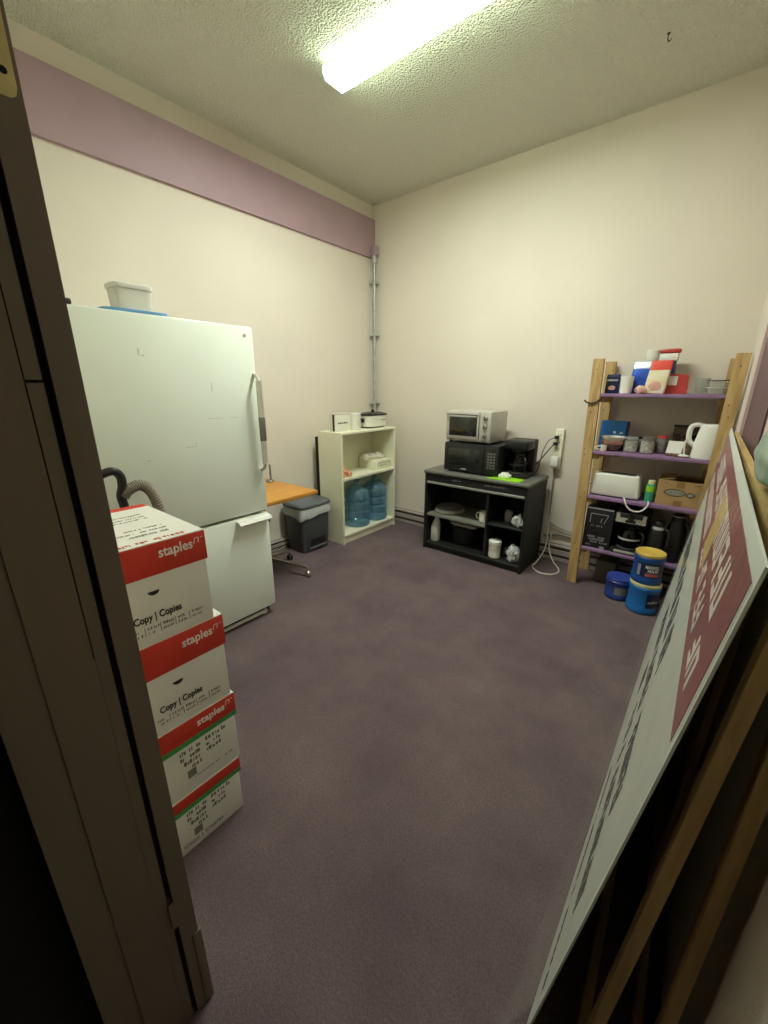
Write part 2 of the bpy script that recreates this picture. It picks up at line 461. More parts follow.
hk = MB().tube([(0, 0, 0), (0, 0, -.025), (.008, 0, -.036), (.016, 0, -.028)], .0025)
hk.lathe([(.008, 0), (.008, -.003)], n=12)
solo('ceiling_hook', hk, 'nail', 'tiny dark hook screwed into the textured ceiling', 'hook', (-.565, 3.008, ZC))

t = thing('conduit', 'pair of silver metal conduits running down the room corner', 'pipe', (XL + .055, YB - .055, 0))
for dx, dy in ((-.014, .012), (.018, -.012)):
    build('pipe', MB().tube([(dx, dy, .2), (dx, dy, 2.78)], .0125, 12, smooth=0), 'galv', t)
for z in (1.32, 2.02, 2.52):
    build('strap', MB().rbox((-.04, -.03, z), (.038, .045, z + .022), .004), 'galv', t)
build('connector', MB().lathe([(.02, 2.70), (.024, 2.71), (.024, 2.76), (.02, 2.77)], (.018, -.012), 12), 'galv', t)
build('junction_box', MB().rbox((-.025, -.02, 2.775), (.045, .03, 2.86), .006), 'purple_band', t)

# ------------------------------------------------------------------ fridge
FX = -2.145
t = thing('refrigerator', 'white bottom freezer refrigerator standing against the left wall', 'fridge', (-2.55, 1.01, 0))
def L_(p, q=(-2.55, 1.01, 0)): return tuple(p[i] - q[i] for i in range(3))
def lbox(a, b, r=.006, q=(-2.55, 1.01, 0), m=0): return MB().rbox(L_(a, q), L_(b, q), r, m)
build('cabinet', lbox((-3.02, .56, .05), (-2.215, 1.45, 1.812), .008), 'fridge', t)
build('gasket', lbox((-2.216, .575, .09), (-2.20, 1.44, 1.80), .002), 'fridge_seal', t)
up = build('upper_door', lbox((-2.202, .555, .744), (FX, 1.458, 1.824), .012), 'fridge', t)
lo = build('freezer_door', lbox((-2.202, .555, .063), (FX, 1.458, .730), .012), 'fridge', t)
build('grille', lbox((-2.23, .57, .018), (-2.185, 1.43, .058), .004), 'fridge_seal', t)
build('grille_bar', lbox((-2.185, .60, .014), (-2.17, 1.40, .034), .003), 'white', t)
for y in (.62, 1.39):
    build('foot', MB().lathe([(.02, 0), (.02, .03), (.012, .05)], (-2.20 + 2.55, y - 1.01), 12), 'white', t)
    build('foot', MB().lathe([(.02, 0), (.02, .03), (.012, .05)], (-2.95 + 2.55, y - 1.01), 12), 'black', t)
h = build('handle', MB().bar(L_((-2.093, 1.432, 1.05)), L_((-2.093, 1.432, 1.535)), (.010, 0, 0), (0, .034, 0)), 'handle', up)
build('grip', MB().rbox(L_((-2.0985, 1.411, 1.19)), L_((-2.0865, 1.453, 1.33)), .004), 'grey_steel', up)
for zz in ((1.572, 1.560, 1.528), (1.008, 1.022, 1.058)):
    build('handle_mount', MB().tube([L_((-2.15, 1.437, zz[0])), L_((-2.118, 1.437, zz[1])), L_((-2.093, 1.433, zz[2]))], .010), 'handle', up)
fh = MB().prism([(-2.146 + 2.55, .722), (-2.112 + 2.55, .716), (-2.098 + 2.55, .700), (-2.104 + 2.55, .692), (-2.122 + 2.55, .704), (-2.146 + 2.55, .708)], 1, 1.225 - 1.01, 1.452 - 1.01)
build('freezer_handle', fh, 'white', lo)
eb = MB()
eb.lathe([(.0, .4052), (.010, .4052), (.009, .4072), (0, .4075)], (.392, 1.776), 18, axis=0, cap=False)
build('emblem', eb, 'silver', up)
for y, z, wy, wz in ((1.13, 1.335, .09, .0025), (1.26, 1.335, .05, .0025), (.99, 1.195, .045, .003), (1.045, 1.205, .003, .022), (.79, 1.15, .018, .004), (.83, 1.655, .006, .03), (1.17, 1.50, .004, .045), (.845, 1.64, .012, .006)):
    build('scuff_mark', MB().bar(L_((FX + .0002, y, z)), L_((FX + .0002, y + wy, z)), (0, 0, wz), (.0006, 0, 0)), 'scuff', up)
build('hinge_cap', MB().rbox(L_((-2.235, .565, 1.825)), L_((-2.155, .615, 1.848)), .006), 'black', t)

# things on the fridge
q = (-2.232, .872, 1.8245)
t = thing('storage_tub', 'milky white lidded storage tub on top of the fridge', 'tub', (q[0], q[1], q[2] + .0125))
build('tub_body', MB().loft([(0, 0, 0, .056, .076), (.03, 0, 0, .057, .078), (.088, 0, 0, .059, .081)], 36, 6), 'tub', t)
build('tub_lid', MB().loft([(.0885, 0, 0, .063, .084), (.092, 0, 0, .065, .086), (.107, 0, 0, .065, .086), (.111, 0, 0, .058, .079)], 36, 6), 'white', t)
pl = MB().loft([(0, 0, 0, .075, .135), (.004, 0, 0, .078, .140), (.012, 0, 0, .078, .142)], 36, 5)
solo('blue_tray', pl, 'blue_tint', 'flat blue plastic tray under the milky white tub', 'tray', q)

# ------------------------------------------------------------------ vacuum behind the boxes
t = thing('vacuum_cleaner', 'vacuum cleaner with black curved wand and grey ribbed hose behind cartons', 'vacuum', (-1.82, .60, 0))
build('canister', MB().lathe([(.15, .06), (.17, .08), (.175, .45), (.165, .50)], n=28), 'black', t)
build('canister_lid', MB().lathe([(.165, .50), (.175, .52), (.165, .58), (.10, .63), (.02, .64)], n=28), 'grey_steel', t)
for a in range(4):
    x, y = .13 * math.cos(a * math.pi / 2 + .7), .13 * math.sin(a * math.pi / 2 + .7)
    build('caster', MB().lathe([(.01, -.014), (.028, -.012), (.028, .012), (.01, .014)], (x, .028), 12, axis=1) if False else MB().add(*(lambda b: (b.v, b.f))(MB().blob((x, y, 0), (.03, .03, .034), a, 0, sub=2))), 'black', t)
build('wand', MB().tube([(.02, -.33, 1.02), (.02, -.22, 1.11), (.02, -.13, 1.165), (.02, -.09, 1.182), (.02, -.062, 1.182), (.02, -.044, 1.158), (.02, -.044, 1.12), (.02, -.055, 1.08), (.02, -.05, 1.03), (0, -.03, .85), (0, -.02, .63)], .0165, 10, smooth=8), 'black', t)
build('hose', MB().tube([(.02, -.048, 1.075), (.02, -.026, 1.10), (.02, .02, 1.113), (.02, .058, 1.078), (.02, .078, 1.00), (.02, .082, .90), (.01, .07, .75), (0, .05, .61)], .0215, 12, smooth=14, rib=.09), 'grey_hose', t)

# ------------------------------------------------------------------ four cartons of copy paper
def carton(z0, z1, lid, y1, xf, kind, label, top=False):
    """body and slip-on lid; prints face the room (+x)"""
    D, W = .425, .285
    o = (xf - D / 2, y1 - W / 2, z0)
    t = thing('paper_carton', label, 'box', o, 'copy paper cartons stacked beside the door')
    H = z1 - z0
    hx, hy = D / 2, W / 2
    b = build('carton_body', MB().rbox((-hx + .004, -hy + .005, 0), (hx - .004, hy - .005, H - .003), .003), 'white_card', t)
    lm = MB()
    zl = H - lid
    if kind == 'plain':
        lm.rbox((-hx, -hy, zl), (hx, hy, H - .002), .003, 0)
    else:
        lm.box((-hx, -hy, zl), (hx, hy, zl + .018), 1)
        lm.rbox((-hx, -hy, zl + .0165), (hx, hy, H - .002), .003, 0)
    lm.box((-hx + .0015, -hy + .0015, H - .003), (hx - .0015, hy - .0015, H), 2)
    l = build('carton_lid', lm, ['red_card', 'green_card', 'white_card'], t)
    F = hx + .0003
    zc = zl + lid * (.60 if kind == 'plain' else .62)
    if kind != 'low':
        s = .040 if kind == 'plain' else .036
        lettering('staples', s, 'white_ink', l, (F, hy - .134, zc - .008), (0, 1, 0), (0, 0, 1), fit=.094, bold=.0007)
        ic = MB()                                            # the bent-staple mark after the word
        y = hy - .036
        for p0, p1 in (((y, zc + .001), (y + .004, zc + .018)), ((y + .004, zc + .018), (y + .016, zc + .018)), ((y + .016, zc + .018), (y + .013, zc + .003)), ((y + .021, zc + .017), (y + .027, zc + .017))):
            ic.bar((F, p0[0], p0[1]), (F, p1[0], p1[1]), (0, 0, .002) if abs(p0[1] - p1[1]) < .004 else (0, .002, 0), (.0008, 0, 0))
        build('staple_mark', ic, 'white_ink', l)
    Fb = hx - .0037
    if kind == 'plain':
        ho = MB()
        ho.prism([(-.018 + .015 * math.cos(a), zl - .044 + .012 * math.sin(a)) for a in [math.pi + math.pi * i / 12 for i in range(13)]], 0, Fb - .002, Fb + .0012)
        build('hand_hole', ho, 'ink', b)
        lettering('Copy | Copies', .03, 'ink', b, (Fb, -hy + .062, .072), (0, 1, 0), (0, 0, 1), fit=.128, bold=.0006)
        sb = MB()
        for k in range(5):
            y = -hy + .052 + k * .041
            scribble(sb, (Fb, y, .046), (0, 1, 0), (0, 0, 1), .028, .010, 31 * k + 1)
            scribble(sb, (Fb, y, .032), (0, 1, 0), (0, 0, 1), .026, .008, 31 * k + 2)
            if k: sb.bar((Fb, y - .007, .030), (Fb, y - .007, .056), (0, .0015, 0), (.001, 0, 0))
        build('small_print', sb, 'grey_ink', b)
    else:
        sb = MB()
        up = H - lid
        z_ = up * .62
        for k in range(4):
            scribble(sb, (Fb, -hy + .085, z_ + .040 - k * .022), (0, 1, 0), (0, 0, 1), .065 - .008 * (k % 2), .016, 11 * k + 3, .85)
        for k in range(3):
            scribble(sb, (Fb, -hy + .17, z_ + .042 - k * .022), (0, 1, 0), (0, 0, 1), .075 - .01 * k, .016, 17 * k + 5, .7)
        sb.bar((Fb, -hy + .10, z_ - .045), (Fb, -hy + .128, z_ - .045), (0, 0, .03), (.001, 0, 0))
        if kind == 'low':
            lettering('Copy | Copies', .02, 'grey_ink', b, (Fb, -hy + .06, .026), (0, 1, 0), (0, 0, 1), fit=.14)
        else:
            scribble(sb, (Fb, -hy + .12, z_ - .07), (0, 1, 0), (0, 0, 1), .13, .006, 77, .5)
        build('small_print', sb, 'grey_ink', b)
    if top:
        tp = MB(); T = H + .0003                             # prints on the lid top, read from the fridge side
        scribble(tp, (hx - .030, hy - .05, T), (0, -1, 0), (-1, 0, 0) if False else (1, 0, 0), .19, .018, 5, .7, 1)
        for k, (dx, wd, hh) in enumerate(((.085, .11, .014), (.115, .17, .010), (.145, .10, .010), (.245, .13, .010), (.27, .17, .010), (.30, .09, .010))):
            scribble(tp, (hx - dx, hy - .06, T), (0, -1, 0), (1, 0, 0), wd, hh, 40 + k, .6, 0)
        build('red_band', MB().box((-hx + .004, -hy + .004, H), (-hx + .040, hy - .004, H + .0008)), 'red_card', l)
        build('lid_print', tp, ['grey_ink', 'red_ink'], l)
    return t
carton(0, .233, .061, .540, -1.105, 'low', 'white carton at the bottom of the stack, shallow red and green lid')
carton(.233, .508, .090, .552, -1.105, 'green', 'white carton with red lid edged green, second from the floor')
carton(.508, .813, .109, .548, -1.105, 'plain', 'white carton with plain red lid, directly below the topmost carton')
carton(.813, 1.104, .092, .527, -1.103, 'plain', 'topmost white carton of the stack, printed white lid top showing', True)

# ------------------------------------------------------------------ desk, chair, bin beside the fridge
t = thing('desk', 'orange oak topped desk between the fridge and the grey bin', 'desk', (-2.70, 1.72, 0))
build('desktop', MB().rbox((-.375, -.24, .70), (.378, .325, .73), .004), 'desk_wood', t)
for x in (-.33, .33):
    for y in (-.20,):
        build('leg', MB().box((x - .02, y - .02, 0), (x + .02, y + .02, .70)), 'grey_steel', t)
build('leg', MB().box((-.375, .27, 0), (-.335, .31, .70)), 'grey_steel', t)

t = thing('office_chair', 'office chair with chrome star base tucked under the desk', 'chair', (-2.79, 1.84, 0))
hub = MB().lathe([(.03, .07), (.035, .08), (.035, .12), (.025, .13)], n=16)
build('hub', hub, 'chrome', t)
build('gas_lift', MB().lathe([(.024, .12), (.024, .28), (.014, .285), (.014, .42)], n=14), 'black', t)
a0 = math.atan2(.11, .40)
for k in range(5):
    a = a0 + k * 2 * math.pi / 5
    ln_ = .415 if k == 0 else .23
    x, y = ln_ * math.cos(a), ln_ * math.sin(a)
    g = build('base_leg', MB().bar((.02 * math.cos(a), .02 * math.sin(a), .098), (x, y, .082), (-.026 * math.sin(a), .026 * math.cos(a), 0), (0, 0, .018)), 'chrome', t)
    cs = MB().lathe([(.004, -.016), (.024, -.016), (.0265, -.011), (.0265, .011), (.024, .016), (.004, .016)], (0, 0), 16, axis=1)
    cs.v = [(p[0] + x + .004, p[1] + y, p[2] + .0268) for p in cs.v]
    cs.tube([(x, y, .05), (x, y, .085)], .006, 8, smooth=0)
    build('caster', cs, 'chrome' if k == 0 else 'black', g)
build('seat', MB().loft([(.42, -.06, -.12, .14, .14), (.44, -.06, -.12, .16, .16), (.485, -.06, -.12, .16, .16), (.50, -.06, -.12, .13, .13)], 28, 4), 'black', t)

t = thing('desk_stand', 'small slim metal stand on the desk corner beside the fridge', 'stand', (-2.86, 1.985, .7305))
build('base', MB().lathe([(.032, 0), (.034, .006), (.028, .014), (.012, .018)], n=18), 'grey_steel', t)
build('stem', MB().tube([(0, .01, .015), (0, .01, .145)], .008, 8, smooth=0), 'grey_steel', t)

t = thing('trash_can', 'charcoal step trash can with white liner beside the desk', 'trash can', (-2.89, 2.395, 0))
build('bin_body', MB().loft([(.0, 0, 0, .115, .155), (.01, 0, 0, .122, .162), (.40, 0, 0, .138, .178), (.43, 0, 0, .140, .180)], 44, 7), 'bin', t)
lr = MB()
sec = []
for i, (z, k) in enumerate(((.33, .147), (.36, .150), (.40, .151), (.432, .148), (.435, .142))):
    sec.append((z, 0, 0, k, k + .041))
lr.loft(sec, 60, 7)
for i, p in enumerate(lr.v):
    x, y, z = p
    j = noise.noise(Vector((x * 14, y * 14, z * 9)))
    k = 1 + .02 * j
    zz = z
    if z < .335: zz = z + .09 * noise.noise(Vector((x * 9, y * 9, 2))) + (.045 if x < .05 else .035 + .22 * y)
    lr.v[i] = (x * k, y * k, min(zz, .435))
build('liner_bag', lr, 'bag', t)
build('bin_lid', MB().loft([(.438, 0, 0, .145, .186), (.443, 0, 0, .153, .194), (.462, 0, 0, .152, .193), (.478, -.005, 0, .14, .18), (.482, -.005, 0, .12, .16)], 44, 7), 'bin_lid', t)
pd = MB().rbox((.112, -.085, .055), (.1275, .105, .125), .004, 1)
pd.rbox((.114, -.095, .03), (.140, .115, .046), .004, 0)
build('pedal', pd, ['bin_lid', 'black'], t)

# ------------------------------------------------------------------ cream bookcase
BX0, BX1, BY0, BY1, BH = -2.96, -2.645, 2.635, 3.457, 1.098
o = (BX1 - .15, 3.046, 0)
def bb(a, b, r=.0015): return MB().rbox(L_(a, o), L_(b, o), r, seg=1)
t = thing('bookcase', 'low cream bookcase standing in the far left corner', 'bookcase', o)
build('side_panel', bb((BX0, BY0, 0), (BX1, BY0 + .020, BH - .02)), 'cream_shelf', t)
build('side_panel', bb((BX0, BY1 - .020, 0), (BX1, BY1, BH - .02)), 'cream_shelf', t)
build('top_panel', bb((BX0, BY0, BH - .02), (BX1, BY1, BH)), 'cream_shelf', t)
build('back_panel', bb((BX0, BY0 + .02, .02), (BX0 + .006, BY1 - .02, BH - .02)), 'cream_shelf', t)
build('shelf', bb((BX0 + .006, BY0 + .02, .640), (BX1 - .006, BY1 - .02, .664)), 'cream_shelf', t)
build('shelf', bb((BX0 + .006, BY0 + .02, .072), (BX1 - .004, BY1 - .02, .094)), 'cream_shelf', t)
build('kick_board', bb((BX1 - .035, BY0 + .02, 0), (BX1 - .02, BY1 - .02, .072)), 'cream_shelf', t)

def water_bottle(x, y, z, label):
    t = thing('water_bottle', label, 'bottle', (x, y, z), 'water cooler bottles')
    R = .134
    pr = [(.04, .012), (.10, 0), (R - .012, .004), (R, .02), (R, .075), (R - .012, .085), (R - .012, .095), (R, .105), (R, .165), (R - .012, .175), (R - .012, .19), (R, .20),
          (R, .255), (R - .012, .265), (R - .012, .28), (R, .29), (R, .325), (R - .012, .36), (.10, .395), (.06, .425), (.034, .44), (.030, .455), (.030, .488)]
    build('bottle_body', MB().lathe(pr, n=40), 'bottle', t)
    build('bottle_neck_ring', MB().lathe([(.030, .466), (.036, .468), (.036, .476), (.030, .478)], n=20, cap=False), 'bottle', t)
    return t
water_bottle(-2.797, 3.000, .0945, 'blue water cooler bottle on the bottom shelf, nearer the trash can')
water_bottle(-2.797, 3.287, .0945, 'blue water cooler bottle at the back corner end of the bottom shelf')
# brown board behind the bottles
solo('brown_card', MB().box((-.004, -.16, 0), (.004, .14, .30)), 'cardboard', 'brown card propped behind the blue water bottles', 'card', (-2.943, 3.28, .0945))

# carton on the middle shelf
t = thing('flat_carton', 'flat cream carton with an outlined label on the middle shelf', 'box', (-2.82, 3.315, .6645))
build('carton_body', MB().rbox((-.12, -.125, 0), (.13, .118, .098), .004), 'cream_shelf', t)
lb = MB(); F = .1306
for p0, p1, w_ in (((-.10, .02), (-.10, .07), 0), ((-.10, .07), (.105, .07), 1), ((.105, .07), (.105, .02), 0)):
    lb.bar((F, p0[0], p0[1]), (F, p1[0], p1[1]), (0, 0, .003) if w_ else (0, .003, 0), (.001, 0, 0))
scribble(lb, (F, -.07, .038), (0, 1, 0), (0, 0, 1), .12, .012, 9, .5)
build('label_outline', lb, 'ink', t)
pb = MB()
for k in range(3): pb.blob((-.02 + .01 * k, -.06 + .075 * k, 0), (.07, .06, .036), k + 2, .35, 2.6)
solo('plastic_bag', pb, 'ceramic', 'crumpled white plastic bag on the flat cream carton', 'bag', (-2.815, 3.245, .7632))
ob = MB().blob((0, 0, 0), (.035, .045, .042), 5, .5, 3.2); ob.blob((.01, .05, 0), (.028, .03, .030), 8, .5, 3)
solo('candy_wrapper', ob, 'orange', 'crumpled orange wrapper on the middle shelf, near its left end', 'wrapper', (-2.71, 2.735, .6645))

# canisters and small crock on top of the bookcase
t = thing('square_canister', 'white square canister with black lettering and dark sides on bookcase', 'canister', (-2.805, 2.787, BH + .0005))
build('canister_body', MB().rbox((-.035, -.105, 0), (.038, .108, .155), .006, 0), 'ceramic', t)
build('dark_side', MB().rbox((.014, -.112, .003), (.036, -.1055, .157), .002), 'black', t)
build('canister_lid', MB().rbox((-.038, -.112, .1575), (.040, .110, .166), .004), 'ceramic', t)
sb = scribble(MB(), (.0386, -.07, .068), (0, 1, 0), (0, 0, 1), .135, .018, 21, .9)
build('lettering', sb, 'ink', t)
t = thing('round_canister', 'round white canister standing between the square canister and the crock', 'canister', (-2.80, 2.985, BH + .0005))
build('canister_body', MB().lathe([(.055, 0), (.060, .006), (.062, .140)], n=28), 'ceramic', t)
build('canister_lid', MB().lathe([(.064, .1405), (.064, .152), (.05, .158), (.012, .16), (.012, .170), (.0, .171)], n=28), 'ceramic', t)
dk = MB()
for k in range(9): dk.blob((.0665 * math.cos(-.6 + k * .2), .0665 * math.sin(-.6 + k * .2), .03 + .08 * ((k * 5) % 7) / 7), (.004, .006, .008), k, .4, sub=1, flat=False)
build('pattern', dk, 'silver_foil', t)
t = thing('slow_cooker', 'small white crock with black rim and lid on the bookcase', 'slow cooker', (-2.80, 3.265, BH + .0005))
build('base', MB().loft([(0, 0, 0, .075, .135), (.014, 0, 0, .085, .148)], 40, 3), 'black', t)
build('crock', MB().loft([(.0145, 0, 0, .088, .150), (.06, 0, 0, .095, .158), (.125, 0, 0, .096, .160)], 40, 3.2), 'ceramic', t)
build('rim', MB().loft([(.1255, 0, 0, .100, .166), (.142, 0, 0, .100, .166)], 40, 3.2), 'black', t)
build('lid', MB().loft([(.1425, 0, 0, .092, .155), (.155, 0, 0, .07, .12), (.162, 0, 0, .03, .05)], 40, 2.5), 'glass_black', t)
build('lid_knob', MB().lathe([(.012, .162), (.02, .172), (.018, .18), (.0, .183)], n=16), 'black', t)
build('handle', MB().rbox((-.03, -.195, .06), (.03, -.158, .10), .008), 'black', t)
build('handle', MB().rbox((-.03, .158, .06), (.03, .175, .10), .008), 'black', t)
build('lettering', scribble(MB(), (.0962, .03, .075), (0, 1, 0), (0, 0, 1), .055, .014, 4, .9), 'ink', t)

solo('gap_shadow_panel', MB().prism([(2.63, 0), (2.66, 0), (2.668, 1.04), (2.640, 1.04)], 0, -.014, .0), 'black_matte', 'narrow black panel added as the shadow gap behind the bookcase', 'panel', (-2.992, 0, .0))  # added dark strip standing in for the shade between bookcase and wall

# ------------------------------------------------------------------ black cart with appliances
CX0, CX1, CY0, CY1, CZ = -2.012, -1.045, 3.09, 3.545, .775
o = (-1.53, 3.30, 0)
def cb_(a, b, r=.002, m=0): return MB().rbox(L_(a, o), L_(b, o), r, m, 1)
t = thing('microwave_cart', 'black open microwave cart against the back wall', 'cart', o)
tp = MB().rbox(L_((CX0 - .012, CY0 - .012, .742), o), L_((CX1 + .012, CY1, CZ), o), .012, 0, 3)
build('top', tp, 'cart_top', t)
build('side_panel', cb_((CX0, CY0, 0), (CX0 + .02, CY1, .742)), 'black_matte', t)
build('side_panel', cb_((CX1 - .02, CY0, 0), (CX1, CY1, .742)), 'black_matte', t)
build('back_panel', cb_((CX0 + .02, CY1 - .008, .03), (CX1 - .02, CY1, .742)), 'black_matte', t)
dr = build('pull_out_tray', cb_((CX0 + .022, CY0 + .004, .668), (CX1 - .022, CY0 + .30, .735)), 'black', t)
build('tray_lip', cb_((CX0 + .022, CY0 - .012, .650), (CX1 - .022, CY0 + .02, .672), .006), 'cart_edge', dr)
pr_ = MB()
scribble(pr_, L_((-1.74, CY0 + .0035, .706), o), (1, 0, 0), (0, 0, 1), .10, .016, 8, .9); scribble(pr_, L_((-1.42, CY0 + .0035, .706), o), (1, 0, 0), (0, 0, 1), .20, .016, 12, .9)
build('print', pr_, 'grey_ink', dr)
build('divider', cb_((-1.392, CY0 + .012, .09), (-1.374, CY1 - .01, .665)), 'black_matte', t)
build('shelf', cb_((CX0 + .02, CY0 + .02, .332), (-1.392, CY1 - .01, .354)), 'cart_edge', t)
build('shelf', cb_((-1.374, CY0 + .02, .366), (CX1 - .02, CY1 - .01, .384)), 'black_matte', t)
build('bottom_shelf', cb_((CX0 + .02, CY0 + .006, .045), (CX1 - .02, CY1 - .01, .068)), 'black_matte', t)
build('kick_board', cb_((CX0 + .02, CY0 + .02, 0), (CX1 - .02, CY0 + .036, .045)), 'black_matte', t)

# inside the cart
def plate(x, y, z, r, label, mk):
    return solo('plate', MB().lathe([(r * .45, 0), (r * .62, .002), (r * .72, .006), (r, .016), (r * .995, .019), (r * .7, .009), (r * .6, .0055), (0.001, .005)], n=36), mk, label, 'plate', (x, y, z), 'stack of plates in the cart')
for k, (r, lb) in enumerate(((.142, 'lowest and widest white plate in the stack inside the cart'), (.139, 'white plate just above the lowest one in the cart stack'), (.128, 'grey plate just below the topmost one in the cart stack'), (.115, 'topmost and smallest grey plate in the stack inside the cart'))):
    plate(-1.845, 3.285, .3545 + k * .0135, r, lb, 'ceramic' if k < 2 else 'grey_plate')
def mug(x, y, z, r, h, label, mk='ceramic', group=None, a=math.pi):
    t = thing('mug', label, 'mug', (x, y, z), group)
    build('cup', MB().lathe([(r * .8, 0), (r, .008), (r, h), (r * .9, h), (r * .86, .012), (.001, .01)], n=24, cap=False), mk, t)
    ca, sa = math.cos(a), math.sin(a)
    build('handle', MB().tube([(r * .97 * ca, r * .97 * sa, h * .82), ((r + .025) * ca, (r + .025) * sa, h * .75), ((r + .028) * ca, (r + .028) * sa, h * .35), (r * .97 * ca, r * .97 * sa, h * .2)], .005, 8), mk, t)
mug(-1.452, 3.20, .3545, .040, .095, 'white mug beside the divider on the shelf with plates')
bt = MB().loft([(0, 0, 0, .036, .036), (.008, 0, 0, .041, .041), (.14, 0, 0, .041, .041), (.19, .006, 0, .030, .032), (.215, .01, 0, .020, .02), (.232, .01, 0, .018, .018)], 24, 3)
t = thing('plastic_jug', 'clear milky plastic jug standing at bottom left inside the cart', 'jug', (-1.935, 3.19, .0685))
build('jug_body', bt, 'tub', t)
build('cap', MB().lathe([(.020, .2325), (.020, .247), (.016, .249)], (.01, 0), 16), 'white', t)
solo('white_tray', MB().loft([(0, 0, 0, .13, .08), (.03, 0, 0, .145, .095), (.034, 0, 0, .15, .10)], 36, 6), 'ceramic', 'white tray on stacked black pan under the plate shelf', 'tray', (-1.69, 3.35, .2295))
pn = MB().lathe([(.11, 0), (.13, .01), (.135, .16)], n=32)
t = thing('cooking_pot', 'black cooking pot at the bottom left of the cart', 'pot', (-1.69, 3.35, .0685))
build('pot_body', pn, 'pot_black', t)
build('handle', MB().tube([(.134, -.01, .12), (.19, -.04, .125), (.24, -.06, .125)], .009), 'black', t)
t = thing('jar', 'white screw top jar on the bottom right floor of the cart', 'jar', (-1.310, 3.165, .0685))
build('jar_body', MB().lathe([(.046, 0), (.052, .006), (.052, .05), (.0505, .055), (.052, .06), (.052, .115), (.047, .122)], n=28), 'ceramic', t)
build('jar_lid', MB().lathe([(.0545, .1225), (.0555, .126), (.0545, .150), (.045, .158), (.018, .160), (0.001, .160)], n=28), 'white', t)
pb = MB().blob((0, 0, 0), (.055, .045, .085), 3, .5, 2.6)
solo('crumpled_bag', pb, 'paper_towel', 'crumpled white bag at the bottom right of the cart, front corner', 'bag', (-1.140, 3.165, .0685))
mug(-1.225, 3.268, .0685, .036, .075, 'clear glass mug behind the gap between white jar and crumpled bag', 'glass', a=-2.2)
pb = MB().blob((0, 0, 0), (.045, .04, .06), 6, .5, 2.6)
solo('crumpled_foil', pb, 'paper_towel', 'crumpled pale wrap on the upper right shelf of the cart', 'wrap', (-1.132, 3.17, .3845))
def tumbler(x, y, z, r, h, label, group=None):
    return solo('glass_tumbler', MB().lathe([(r * .8, 0), (r * .85, .004), (r, h), (r * .93, h), (r * .8, .012), (.001, .01)], n=22, cap=False), 'glass', label, 'glass', (x, y, z), group)
tumbler(-1.232, 3.215, .3845, .036, .11, 'clear glass tumbler left of the crumpled wrap inside the cart')

# microwave and toaster oven
q = (-1.60, 3.325, CZ + .0005)
MW1 = t = thing('microwave', 'black countertop microwave on the cart under the toaster oven', 'microwave', q)
build('casing', MB().rbox((-.255, -.155, .012), (.255, .21, .262), .008), 'black', t)
dr = build('door', MB().rbox((-.255, -.172, .014), (.125, -.155, .260), .006), 'black', t)
build('door_window', MB().rbox((-.215, -.1735, .065), (.085, -.1718, .215), .012), 'glass_black', dr)
pn = build('control_panel', MB().rbox((.128, -.170, .014), (.255, -.155, .260), .005), 'black', t)
bt = MB()
for i in range(3):
    for j in range(6):
        bt.rbox((.158 + i * .026, -.1715, .065 + j * .024), (.178 + i * .026, -.169, .081 + j * .024), .002)
build('button', bt, 'grey_steel', pn)
build('display', MB().box((.158, -.1712, .212), (.232, -.169, .238)), 'glass_black', pn)
build('emblem', MB().rbox((-.085, -.1745, .032), (-.035, -.1715, .042), .003), 'silver', dr)
for x in (-.22, .22):
    for y in (-.13, .18): build('foot', MB().lathe([(.012, 0), (.012, .013)], (x, y), 12), 'black', t)

q = (-1.645, 3.325, CZ + .263)
t = thing('toaster_oven', 'silver toaster oven stacked on top of the black microwave', 'toaster oven', q)
build('casing', MB().rbox((-.212, -.15, .014), (.215, .16, .272), .010), 'silver', t)
dr = build('door', MB().rbox((-.205, -.170, .035), (.105, -.150, .262), .006), 'silver', t)
build('door_window', MB().rbox((-.175, -.1715, .062), (.088, -.1695, .222), .004), 'glass_black', dr)
build('handle', MB().tube([(-.18, -.170, .245), (-.175, -.198, .245), (.075, -.198, .245), (.08, -.170, .245)], .008, 8, smooth=3), 'chrome', dr)
pn = build('control_panel', MB().rbox((.112, -.166, .03), (.212, -.150, .266), .004), 'silver', t)
for z in (.078, .148, .218):
    kb = build('knob', MB().lathe([(.019, -.164), (.018, -.188), (.015, -.190)], (.162, z), 18, axis=1), 'chrome', pn)
    build('pointer', MB().box((.159, -.192, z - .014), (.165, -.1895, z + .014)), 'black', kb)
for x in (-.18, .18):
    for y in (-.12, .13): build('foot', MB().lathe([(.014, 0), (.012, .015)], (x, y), 12), 'black', t)

